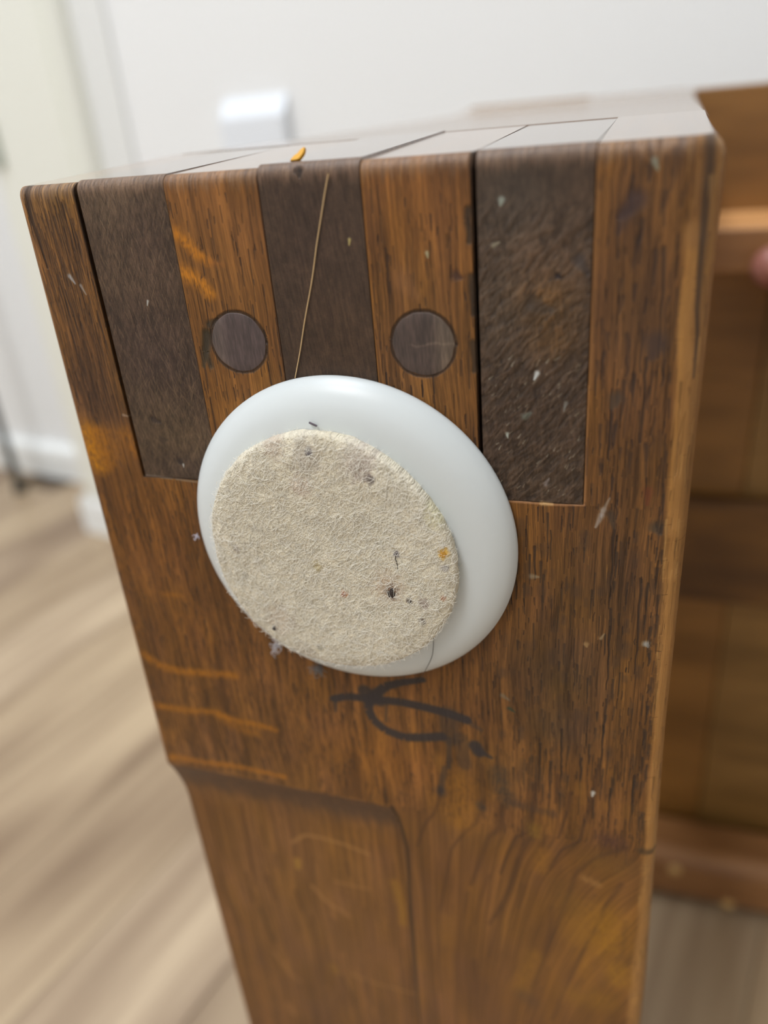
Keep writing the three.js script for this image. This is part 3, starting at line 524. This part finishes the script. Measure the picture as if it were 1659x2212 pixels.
{
  // foot rail: body, then the fingers that reach up between the dark ones
  const parts = [
    slab(xL, xR, -230, TB, 150, 380, ZR, [1.2, 0, 0, 0], true),
    slab(xL, (y) => S1, TB, 0.1, 24, 80, ZR, [1.2, 0.2, 0, 1.7], false, 0, 1.75),
    slab((y) => S2 + 0.02, (y) => S3 - 0.05, TB, 0.2, 30, 80, ZR, [0.12, 0.12, 0, 1.6], false, 0, 1.65),
    slab((y) => S4 + 0.02, (y) => S5 - 0.1, TB, 0.25, 30, 80, ZR, [0.12, 0.35, 0, 1.7], false, 0, 1.6),
    slab((y) => S6 + 0.03, (y) => xR(y) - 2.6 * (1 - Math.sqrt(Math.max(0, 1 - Math.pow(Math.max(0, (y + 2.6) / 3.0), 2)))), TB, 0.2, 40, 80, ZR, [0.15, 0, 0, 1.8], true, 0, 1.7, 99.6),
  ];
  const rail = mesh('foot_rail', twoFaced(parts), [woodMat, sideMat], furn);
  rail.userData.label = 'brown open-grained foot rail with a hand-drawn black loop';
  // dark ends of the upright, let in between the fingers
  for (const [a, b, e, t] of [[S1 + 0.42, S2 - 0.03, -0.12, 0.35], [S3, S4 - 0.03, 0.04, 0.6], [S5 + 0.3, S6 - 0.04, 0.0, 0.35]]) {
    const g = slab((y) => a, (y) => b, TB + 0.05, t, 40, 130, ZR - 1, [0.18, 0.18, 0.15, 1.7], false, e, 1.5);
    mesh('tenon', twoFaced([g]), [woodMat, sideMat], furn).userData.label = 'dark brown end grain showing between the fingers';
  }
  for (const [cx, cy, r] of DOW) { // dowels
    const pos = [cx, cy, 0.12], uv = [], idx = [], R = [0.35, 0.7, 0.93, 1.0, 1.0], Z = [0.12, 0.1, 0.07, -0.1, -6], n = 48;
    uv.push(...[0.5, 0.5]);
    for (let q = 0; q < R.length; q++) for (let a = 0; a < n; a++) { const t = a / n * Math.PI * 2, w = 1 + (q > 1 ? 0.018 * vn(a * 0.7, cx) : 0); const x = r * R[q] * w * Math.cos(t), y = r * R[q] * w * Math.sin(t); pos.push(cx + x, cy + y, Z[q]); uv.push(0.5 + x / r / 2.05, 0.5 + y / r / 2.05); }
    for (let a = 0; a < n; a++) { idx.push(0, 1 + a, 1 + (a + 1) % n); for (let q = 0; q < R.length - 1; q++) { const k = 1 + q * n + a, l = 1 + q * n + (a + 1) % n; idx.push(k, k + n, l + n, k, l + n, l); } }
    const g = new THREE.BufferGeometry(); g.setAttribute('position', new THREE.Float32BufferAttribute(pos, 3)); g.setAttribute('uv', new THREE.Float32BufferAttribute(uv, 2)); g.setIndex(idx); g.computeVertexNormals(); g.scale(0.001, 0.001, 0.001);
    const second = cx > 50;
    const T = dataTex(256, 256, (i, j) => {
      const x = i / 25.6, y = j / 25.6, s = vn(x * 3.2 + (second ? 40 : 0), y * 0.35), e = vn(x * 10, y * 1.2), q = vn(x * 0.6, y * 0.5);
      let m = 1 + 0.13 * s + 0.12 * e + 0.08 * q, c = second ? [76, 62, 56] : [82, 68, 66];
      if (second) { const k = sm(5.5, 8.5, x) * 0.6; c = c.map((v, n) => v + ([118, 102, 84][n] - v) * k); const l = (1 - sm(0, 0.35, Math.abs(y - 4.9 - 0.3 * vn(x, 2)))) * 0.4 * sm(2, 4, x); c = c.map((v, n) => v + ([130, 112, 94][n] - v) * l); }
      else { const k = sm(4, 1.2, x) * 0.4; c = c.map((v, n) => v + ([104, 92, 82][n] - v) * k); }
      return c.map(v => unlin(lin(v * m) / ILL));
    }, true);
    mesh('dowel', g, std({ map: T, bumpMap: T, bumpScale: 0.0002, roughness: 0.55 }), furn).userData.label = second ? 'dark round dowel end with a pale scuffed side' : 'dark round dowel end';
  }
}
// plain oiled wood of the parts further back
function woodTex(s, base, dark) { return dataTex(512, 512, (i, j) => { const x = i / 512 * 6 + s, y = j / 512 * 6; const a = vn(x * 0.9 + 0.4 * vn(x, y), y * 6), b = vn(x * 3, y * 20), c = vn(x * 1.3 + 5, y * 1.4); const t = 0.5 + 0.3 * a + 0.2 * b + 0.25 * c; return [0, 1, 2].map(k => dark[k] + (base[k] - dark[k]) * t); }, true); }
const tA = woodTex(1, [146, 109, 58], [106, 76, 34]), tB = woodTex(9, [116, 78, 30], [72, 44, 14]), tC = woodTex(17, [170, 122, 76], [130, 88, 50]);
const panelMats = [0xffffff, 0xe6e2c8, 0xfff0dc].map(c => std({ map: tA, color: c, roughness: 0.42 }));
const knotMat = std({ map: tB, roughness: 0.5 }), barMat = std({ map: tC, roughness: 0.45 });
const railMat = std({ map: tA, color: new THREE.Color().setRGB(0.85, 0.72, 0.6), roughness: 0.45 });
function bar(name, x0, x1, y0, y1, z0, z1, mat, r = 2, seg = 2) { // mm
  const g = new RoundedBoxGeometry((x1 - x0) / 1000, (y1 - y0) / 1000, (z1 - z0) / 1000, seg, r / 1000);
  const p = g.attributes.position, u = g.attributes.uv, n = g.attributes.normal;
  g.translate((x0 + x1) / 2000, (y0 + y1) / 2000, (z0 + z1) / 2000);
  for (let i = 0; i < p.count; i++) u.setXY(i, (Math.abs(n.getX(i)) > 0.7 ? p.getZ(i) : p.getX(i)) * 3, (Math.abs(n.getY(i)) > 0.7 ? p.getZ(i) : p.getY(i)) * 3);
  return mesh(name, g, mat, furn);
}
{
  // the upright runs back from the foot to the slab, widening at its root
  const pr = [[-311, 6.2], [-300, 5.2], [-288, 4.3], [-270, 3.6], [-235, 3.1], [-150, 2.4], [-47, 1.9]];
  const pos = [], uv = [], idx = [];
  const ring = (z, yt) => { const t = (-47 - z) / 264; return [[0.1 + 3.4 * t, -48], [100.4 + 5.6 * t, -48], [100.4 + 5.6 * t, yt - 1], [99.4 + 5.6 * t, yt], [1.1 + 3.4 * t, yt], [0.1 + 3.4 * t, yt - 1]].map(q => [q[0], q[1], z]); };
  const R = []; for (let k = 0; k < pr.length - 1; k++) for (let s = 0; s < 6; s++) { const t = s / 6; R.push(ring(pr[k][0] + (pr[k + 1][0] - pr[k][0]) * t, pr[k][1] + (pr[k + 1][1] - pr[k][1]) * t)); } R.push(ring(...pr[pr.length - 1]));
  for (let k = 0; k < R.length - 1; k++) for (let s = 0; s < 6; s++) {
    const q = [R[k][s], R[k][(s + 1) % 6], R[k + 1][(s + 1) % 6], R[k + 1][s]], b = pos.length / 3;
    for (const v of q) { pos.push(...v.map(c => c / 1000)); uv.push(v[0] * 0.003, v[2] * 0.003 + v[1] * 0.003); }
    idx.push(b, b + 1, b + 2, b, b + 2, b + 3);
  }
  { const q = R[R.length - 1], b = pos.length / 3; for (const v of q) { pos.push(...v.map(c => c / 1000)); uv.push(v[0] * 0.003, v[1] * 0.003); } for (let k = 1; k < 5; k++) idx.push(b, b + k, b + k + 1); }
  const g = new THREE.BufferGeometry(); g.setAttribute('position', new THREE.Float32BufferAttribute(pos, 3)); g.setAttribute('uv', new THREE.Float32BufferAttribute(uv, 2)); g.setIndex(idx); g.computeVertexNormals();
  mesh('upright', g, phy({ map: tA, color: 0xe0d0ba, roughness: 0.32, clearcoat: 0.9, clearcoatRoughness: 0.12 }), furn);
  // lower part of the foot rail and its second foot pad and upright, towards the floor
  bar('foot_rail_end', -2, 102, -434, -228, ZR, -3.6, railMat, 2);
  bar('foot_pad', -2, 102, -482, -434, ZR, 0, railMat, 2);
  bar('upright', 0, 100, -482, -434, -311, ZR, barMat, 2);
}
{  // unseen second foot frame, added to shade the floor inside
  bar('foot_rail', 566, 668, -482, 1.8, ZR, 0, barMat, 2);
  bar('upright', 568, 666, -48, 1.8, -311, ZR, barMat, 2);
  bar('upright', 568, 666, -482, -434, -311, ZR, barMat, 2);
}
// slab boards behind, seen from below
{
  const ed = [4, 60, 104, 148.5, 215, 290, 380, 470, 566, 668];
  for (let k = 0; k < ed.length - 1; k++) bar('slab_board', ed[k] + 0.15, ed[k + 1] - 0.15, -482, 7.6 - ed[k + 1] * 0.012, -331, -311.2, panelMats[k % 3], 1.2);
  bar('ledge', 100.8, 567, -64.4, -46.3, -311.2, -257, [barMat, barMat, std({ map: tC, color: new THREE.Color().setRGB(1.9, 2.0, 2.1), roughness: 0.4 }), barMat, barMat, barMat], 1.6, 3);  // top face tinted brighter: overhead light put into its colour
  bar('batten', 100.5, 567, -258, -193, -311.2, -302.5, knotMat, 1.5);
  const lr = bar('lower_rail', 100.8, 567, -479, -436, -311.2, -272, barMat, 12, 5);
  for (const [x, y, z] of [[134.5, -449, -274], [169, -471, -274]]) {
    const g = new THREE.SphereGeometry(0.0042, 16, 10); g.scale(1, 1, 0.45); g.translate(x / 1000, y / 1000, z / 1000 + 0.0012);
    mesh('peg', g, std({ color: 0xd8b070, roughness: 0.4 }), lr).userData.label = 'small pale round peg';
  }
}

// ---------------------------------------------------------------- plastic glide and its felt
const GX0 = 48.5, GY0 = -56.8, FX = 47.3, FY = -57.1, FZ = 8.0;
const glide = mesh('furniture_glide', (() => {
  const p = [[0, 5.0], [12, 5.0], [19, 4.95], [22, 4.75], [24.2, 4.3], [25.8, 3.6], [27, 2.75], [27.7, 1.9], [28.05, 1.2], [28.0, 0.55], [27.6, 0.1], [26.5, -0.05], [0, -0.05]];
  const c = new THREE.SplineCurve(p.slice(2, 11).map(a => new THREE.Vector2(...a))).getPoints(36);
  const pts = [new THREE.Vector2(0, 5), new THREE.Vector2(10, 5), ...c, new THREE.Vector2(26, -0.05), new THREE.Vector2(0, -0.05)].reverse();
  const g = new THREE.LatheGeometry(pts, 128); g.rotateX(Math.PI / 2); g.scale(0.001, 0.001, 0.001); g.translate(GX0 / 1000, GY0 / 1000, 0); g.computeVertexNormals(); return g;
})(), phy({ color: new THREE.Color().setRGB(0.63, 0.665, 0.665), roughness: 0.34, specularIntensity: 0.9 }), furn);
glide.userData.label = 'round milky white plastic furniture glide';
const feltR = (a) => (20.6 + 0.75 * Math.abs(Math.sin(a))) * (1 - 0.055 * Math.exp(-Math.pow((a - 0.75) / 0.5, 2)) + 0.008 * vn(Math.cos(a) * 3 + 5, Math.sin(a) * 3)); // a little flattened at the upper right
{
  const n = 160, rings = 40, pos = [], uv = [], idx = [];
  const zt = (x, y, k) => 8.0 - 0.8 * Math.pow(k, 14) + 0.10 * vn(x * 0.7, y * 0.7) + 0.10 * vn(x * 2.2 + 9, y * 2.2) + 0.05 * vn(x * 6, y * 6);
  for (let q = 0; q <= rings; q++) for (let a = 0; a < n; a++) { const t = a / n * Math.PI * 2, k = Math.sqrt(q / rings), R = feltR(((t + Math.PI) % (2 * Math.PI)) - Math.PI) * k, x = R * Math.cos(t), y = R * Math.sin(t); pos.push(x + FX, y + FY, zt(x, y, k)); uv.push(0.5 + x / 44, 0.5 + y / 44); }
  for (const [z, f] of [[6.6, 1.012], [5.7, 1.008], [4.9, 1.0]]) for (let a = 0; a < n; a++) { const t = a / n * Math.PI * 2, R = feltR(((t + Math.PI) % (2 * Math.PI)) - Math.PI) * f * (1 + 0.008 * vn(a * 0.6, z * 3)), x = R * Math.cos(t), y = R * Math.sin(t); pos.push(x + FX, y + FY, z); uv.push(0.5 + x / 44, 0.5 + y / 44); }
  const tot = rings + 4;
  for (let q = 0; q < tot - 1; q++) for (let a = 0; a < n; a++) { const k = q * n + a, l = q * n + (a + 1) % n; idx.push(k, k + n, l + n, k, l + n, l); }
  const g = new THREE.BufferGeometry(); g.setAttribute('position', new THREE.Float32BufferAttribute(pos, 3)); g.setAttribute('uv', new THREE.Float32BufferAttribute(uv, 2)); g.setIndex(idx); g.computeVertexNormals(); g.scale(0.001, 0.001, 0.001);
    const stains = [ // [x, y, radius, colour, strength]
    [40.60, -37.77, 1.6, [150, 128, 118], 0.35], [46.01, -39.38, 2.2, [150, 140, 130], 0.5], [46.51, -38.46, 0.55, [84, 80, 88], 0.7], [54.72, -40.78, 1.6, [136, 122, 114], 0.6], [56.02, -42.19, 0.6, [84, 76, 74], 0.8],
    [54.10, -39.70, 2.4, [168, 156, 146], 0.5], [57.60, -61.58, 1.0, [64, 50, 42], 0.95], [57.20, -60.85, 2.2, [176, 150, 126], 0.5], [60.55, -63.05, 0.45, [88, 78, 70], 0.8], [49.51, -63.17, 0.5, [176, 108, 66], 0.8],
    [66.46, -54.01, 0.7, [196, 150, 60], 0.8], [58.98, -54.68, 0.45, [90, 84, 96], 0.8], [45.36, -58.19, 0.7, [160, 146, 108], 0.6], [31.14, -56.39, 0.6, [140, 130, 120], 0.7], [62.88, -63.36, 0.8, [134, 120, 114], 0.6],
    [62.45, -66.68, 0.5, [96, 86, 78], 0.7], [66.07, -62.18, 0.4, [168, 116, 88], 0.7], [35.62, -71.70, 0.4, [70, 64, 60], 0.8], [37.04, -69.96, 2.4, [176, 160, 144], 0.45], [43.70, -74.81, 0.5, [128, 124, 112], 0.6],
    [66.56, -56.60, 0.5, [120, 114, 120], 0.6], [65.57, -47.96, 1.6, [186, 180, 140], 0.5], [49.31, -36.99, 2.0, [172, 162, 140], 0.4], [31.89, -61.70, 0.6, [130, 124, 112], 0.5], [40.78, -77.25, 2.0, [160, 150, 140], 0.4], [44.59, -44.07, 1.4, [180, 156, 146], 0.35],
  ];
  const FT = dataTex(1024, 1024, (i, j) => {
    const x = (i / 1024 - 0.5) * 44, y = (j / 1024 - 0.5) * 44;
    const a = vn(x * 0.5, y * 0.5), b = vn(x * 2 + 7, y * 2), c = vn(x * 6, y * 6 + 3), d = vn(x * 14, y * 14), m = 1 + 0.035 * a + 0.05 * b + 0.05 * c + 0.04 * d;
    let col = [191 * m, 183 * m, 164 * m];
    const px = x + FX, py = y + FY;
    for (const s of stains) { const D = Math.hypot(px - s[0], (py - s[1]) * 0.85) / s[2] * (1 + 0.3 * b); if (D < 1.6) { const k = s[4] * (1 - sm(0.5, 1.6, D)); col = col.map((v, q) => v + (s[3][q] - v) * k); } }
    return col.map(v => unlin(lin(v) / 0.78));
  }, true);
  const FB = dataTex(1024, 1024, (i, j) => { const x = (i / 1024 - 0.5) * 44, y = (j / 1024 - 0.5) * 44; const v = 128 + 45 * vn(x * 2.4, y * 2.4) + 45 * vn(x * 6, y * 6) + 25 * vn(x * 14, y * 14); return [v, v, v]; });
  const felt = mesh('felt_pad', g, phy({ map: FT, bumpMap: FB, bumpScale: 0.00035, roughness: 1, specularIntensity: 0.2, sheen: 0.4, sheenRoughness: 0.7, sheenColor: new THREE.Color(0xfff6e6) }), furn);
  felt.userData.label = 'round off-white felt pad, fuzzy and a little dirty';
  // loose fibres of the felt
  seed = 2024;
  const fg = [];
  for (let v = 0; v < 8; v++) {
    const L = rr(1.2, 3.4), p = []; const b = rr(-1, 1), b2 = rr(-1, 1);
    for (let k = 0; k <= 5; k++) { const t = k / 5; p.push(new THREE.Vector3((t - 0.5) * L, b * 0.5 * Math.sin(t * 3) + b2 * 0.25 * Math.sin(t * 6.3), 0.22 * Math.sin(t * Math.PI))); }
    fg.push(new THREE.TubeGeometry(new THREE.CatmullRomCurve3(p), 7, 0.028, 4, false));
  }
  const fibreMat = std({ color: new THREE.Color().setRGB(0.92, 0.88, 0.78), roughness: 0.9 });
  const all = [], M = new THREE.Matrix4(), Q = new THREE.Quaternion(), E = new THREE.Euler();
  for (let n = 0; n < 8500; n++) {
    const t = rnd() * Math.PI * 2, tt = ((t + Math.PI) % (2 * Math.PI)) - Math.PI, side = rnd() < 0.16, k = side ? 1.0 : Math.sqrt(rnd()) * 0.99, R = feltR(tt) * k, x = R * Math.cos(t), y = R * Math.sin(t);
    const ang = 0.95 + rr(-1, 1) * (rnd() < 0.5 ? 0.55 : 1.6);
    const s = side ? rr(0.3, 0.62) : rr(0.4, 1.0);
    if (side) { E.set(rr(-1.2, 1.2), rr(-1.2, 1.2), t + Math.PI / 2 + rr(-0.9, 0.9)); M.compose(new THREE.Vector3((x * 1.006 + FX) / 1000, (y * 1.006 + FY) / 1000, rr(5.3, 7.7) / 1000), Q.setFromEuler(E), new THREE.Vector3(s, s, s).multiplyScalar(0.001)); }
    else { E.set(rr(-0.25, 0.25), rr(-0.14, 0.14), ang); M.compose(new THREE.Vector3((x + FX) / 1000, (y + FY) / 1000, (zt(x, y, k) - 0.05) / 1000), Q.setFromEuler(E), new THREE.Vector3(s, s, s).multiplyScalar(0.001)); }
    all.push(M.clone());
  }
  const fib = new THREE.Group(); 
  const per = fg.map(() => []); all.forEach((m, i) => per[i % 8].push(m));
  const merged = mergeGeometries(per.flatMap((list, v) => list.map(m => { const q = fg[v].clone(); q.deleteAttribute('uv'); q.applyMatrix4(m); return q; })));
  const fm = mesh('felt_fibre', merged, fibreMat, felt); fm.userData.kind = 'stuff';
}
// ---------------------------------------------------------------- small loose things
const tubeAt = (pts, r, seg = 40) => new THREE.TubeGeometry(new THREE.CatmullRomCurve3(pts.map(p => new THREE.Vector3(p[0] / 1000, p[1] / 1000, p[2] / 1000))), seg, r / 1000, 6, false);
function loose(name, geo, mat, label, cat) { const o = mesh(name, geo, mat); o.position.set(0, H, 0); return tag(o, label, cat); }
const hairMat = std({ color: 0x241c1a, roughness: 0.5 });
loose('hair', tubeAt([[63.78, -70.11, 6.6], [63.23, -73.11, 5.3], [62.73, -75.87, 4.8], [61.10, -79.84, 3.9], [59.14, -83.89, 2.0], [58.08, -86.18, 0.6]], 0.05), hairMat, 'long dark curved hair lying over the lower right rim of the white glide', 'hair');
loose('fibre', tubeAt([[51.42, -1.07, 0.5], [50.84, -2.53, 0.35], [49.83, -5.70, 0.3], [48.52, -9.91, 0.3], [47.19, -14.62, 0.3], [45.21, -20.57, 0.3], [43.83, -25.09, 0.3], [42.35, -29.45, 0.3]], 0.085, 80), std({ color: 0xd0b080, roughness: 0.4 }), 'thin straight tan fibre across the dark middle end-grain square above the glide', 'fibre');
{
  const lint = (name, label, x, y, z, n, spread, s0, colr, down) => {
    seed = s0; const gs = [];
    for (let k = 0; k < n; k++) { const p = []; let a = [x + rr(-spread, spread) * 0.4, y + rr(-spread, spread) * 0.4, z + rr(0, 0.6)]; for (let q = 0; q < 6; q++) { p.push([...a]); a = [a[0] + rr(-0.5, 0.5) * spread, a[1] + (rr(-0.5, 0.5) - down) * spread, Math.max(0.15, a[2] + rr(-0.3, 0.3))]; } gs.push(tubeAt(p, 0.045, 16)); }
    return loose(name, mergeGeometries(gs), std({ color: colr, roughness: 0.9 }), label, 'lint');
  };
  lint('lint_tuft', 'pale lilac grey lint tuft hanging from the lower left rim of the glide', 31.62, -80.62, 1.2, 30, 1.1, 11, 0xc6c2c6, 0.22);
  lint('lint_tuft', 'dark grey lint caught under the bottom left rim of the glide', 39.48, -85.56, 0.8, 34, 1.5, 12, 0x7c7672, 0.02);
  lint('lint_tuft', 'tiny white lint speck at the far left rim of the glide', 18.98, -58.96, 0.6, 8, 0.5, 13, 0xcfcbd6, 0);
  const crumb = (name, x, y, z, r, col, label) => { const g = new THREE.IcosahedronGeometry(r / 1000, 2), p = g.attributes.position; for (let i = 0; i < p.count; i++) { const f = 1 + 0.35 * vn(p.getX(i) * 3000 / r * 0.5 + x, p.getY(i) * 3000 / r * 0.5 + p.getZ(i) * 2000 / r); p.setXYZ(i, p.getX(i) * f, p.getY(i) * f * 1.2, p.getZ(i) * f * 0.6); } g.translate(x / 1000, y / 1000, z / 1000); g.computeVertexNormals(); return loose(name, g, std({ color: col, roughness: 0.7 }), label, 'crumb'); };
  crumb('crumb', 57.66, -61.84, 7.9, 0.75, 0x2e2420, 'dark brown crumb stuck in the felt right of its middle, the largest there');
  crumb('crumb', 49.51, -63.17, 7.95, 0.3, 0x9a5a34, 'tiny orange crumb stuck in the felt left of the big dark crumb');
  crumb('crumb', 66.35, -54.25, 7.6, 0.42, 0xb8862e, 'yellow crumb stuck near the right edge of the felt pad');
  crumb('crumb', 35.49, -71.96, 7.9, 0.3, 0x3c3634, 'small black crumb at the lower left edge of the felt pad');
  loose('hair', tubeAt([[59.10, -54.53, 8.05], [58.89, -55.37, 8.1], [59.10, -56.51, 8.1], [59.08, -57.68, 8.0]], 0.06, 16), hairMat, 'short dark hair caught on the felt above the big crumb', 'hair');
  loose('hair', tubeAt([[60.70, -62.44, 8.0], [60.82, -62.95, 8.15], [60.55, -63.50, 8.0]], 0.07, 10), hairMat, 'tiny bent dark hair just right of the big crumb on the felt', 'hair');
  loose('splinter', tubeAt([[46.03, -34.74, 5.15], [46.60, -34.94, 5.25], [47.24, -35.28, 5.15]], 0.16, 12), std({ color: 0x5a5058, roughness: 0.8 }), 'tiny dark splinter on the white glide just above the felt pad', 'splinter');
  // yellow chip standing on the top edge
  const chip = new THREE.Shape(); chip.moveTo(-0.9, 0); chip.quadraticCurveTo(-0.4, 0.9, 0.3, 1.2); chip.quadraticCurveTo(0.6, 1.9, 1.3, 2.3); chip.quadraticCurveTo(1.4, 1.4, 0.9, 0.8); chip.quadraticCurveTo(0.6, 0.1, -0.1, 0.05); chip.lineTo(-0.9, 0);
  const g = new THREE.ExtrudeGeometry(chip, { depth: 0.5, bevelEnabled: true, bevelSize: 0.08, bevelThickness: 0.08, bevelSegments: 2, curveSegments: 8 }); g.scale(0.00085, 0.00072, 0.001); g.rotateX(-0.5); g.translate(45.6 / 1000, 0.55 / 1000, -3.0 / 1000);
  loose('yellow_chip', g, std({ color: 0xe0a41e, roughness: 0.5 }), 'small bright yellow chip lying on the top edge of the wooden foot', 'chip');
}
// ---------------------------------------------------------------- the hand that steadies the furniture from the right
{
  const segs = []; // [ax, ay, az, ra, bx, by, bz, rb] mm
  const chain = (p) => { for (let i = 0; i < p.length - 1; i++) segs.push([...p[i], ...p[i + 1]]); };
  const zf = -247.6;
  chain([[139.0, -60.5, zf, 8.2], [162, -60, zf + 4, 8.8], [186, -58, zf + 9, 9.6], [226, -64, zf + 20, 12]]);      // index finger, lying on the front of the ledge
  chain([[150, -80, zf + 1, 8.0], [174, -79, zf + 9, 9.0], [198, -77, zf + 15, 9.8], [232, -80, zf + 24, 12.5]]);     // middle
  chain([[160, -98, zf - 2, 7.6], [182, -97, zf + 8, 8.6], [204, -95, zf + 15, 9.2], [236, -96, zf + 24, 12]]);     // ring
  chain([[178, -114, zf - 2, 6.6], [194, -113, zf + 7, 7.4], [212, -111, zf + 14, 8], [240, -110, zf + 24, 10.5]]);   // little
  chain([[190, -36, zf + 3, 8.4], [216, -36, zf + 10, 9.6], [246, -48, zf + 22, 12.5], [276, -70, zf + 30, 15]]);      // thumb, over the ledge
  chain([[226, -66, zf + 20, 13], [300, -84, zf + 34, 19]]); chain([[232, -82, zf + 24, 13], [302, -88, zf + 34, 19]]); chain([[238, -100, zf + 24, 12.5], [302, -94, zf + 34, 18]]);
  chain([[302, -88, zf + 34, 20], [326, -86, zf + 40, 19], [400, -62, zf + 62, 26], [460, -40, zf + 78, 30]]);          // wrist and forearm
  const box = [122, -150, -268, 346];                                              // origin and size of the grid
  const res = 116, mc = new MarchingCubes(res, new THREE.MeshBasicMaterial(), false, false, 400000);
  mc.isolation = 0; const S = box[3], f = mc.field;
  for (let k = 0; k < res; k++) for (let j = 0; j < res; j++) for (let i = 0; i < res; i++) {
    const x = box[0] + S * i / res, y = -248 + S * j / res, z = -360 + S * k / res; let d = 1e9, s = 0;
    if (y > 20 || z > -140) { f[i + j * res + k * res * res] = -50; continue; }
    for (const q of segs) { const dx = q[4] - q[0], dy = q[5] - q[1], dz = q[6] - q[2]; let t = ((x - q[0]) * dx + (y - q[1]) * dy + (z - q[2]) * dz) / (dx * dx + dy * dy + dz * dz); t = Math.min(1, Math.max(0, t)); const e = Math.hypot(x - q[0] - t * dx, y - q[1] - t * dy, z - q[2] - t * dz) - (q[3] + (q[7] - q[3]) * t); s += Math.exp(-Math.max(-30, e) / 1.6); }
    d = -1.6 * Math.log(s + 1e-30); f[i + j * res + k * res * res] = -Math.min(50, d);
  }
  mc.update();
  const P = mc.positionArray.slice(0, mc.count * 3), Nn = mc.normalArray.slice(0, mc.count * 3);
  const hs = S / 2; for (let i = 0; i < mc.count; i++) { P[i * 3] = (box[0] + hs + P[i * 3] * hs) / 1000; P[i * 3 + 1] = (-248 + hs + P[i * 3 + 1] * hs) / 1000; P[i * 3 + 2] = (-360 + hs + P[i * 3 + 2] * hs) / 1000; }
  const g = new THREE.BufferGeometry(); g.setAttribute('position', new THREE.BufferAttribute(new Float32Array(P), 3)); g.setAttribute('normal', new THREE.BufferAttribute(new Float32Array(Nn), 3));
  const skin = phy({ color: 0x8e594c, roughness: 0.5 });
  const o = loose('person', g, skin, 'hand of a person whose pink fingertip steadies the wooden ledge at the right', 'person');
  const nail = new THREE.SphereGeometry(1, 20, 12); nail.scale(0.0062, 0.0050, 0.0016); nail.rotateY(0.15); nail.translate(0.1430, -0.0598, (zf + 7.0) / 1000);
  mesh('fingernail', nail, phy({ color: 0xa87466, roughness: 0.35 }), o);
}
renderer.render(scene, camera);
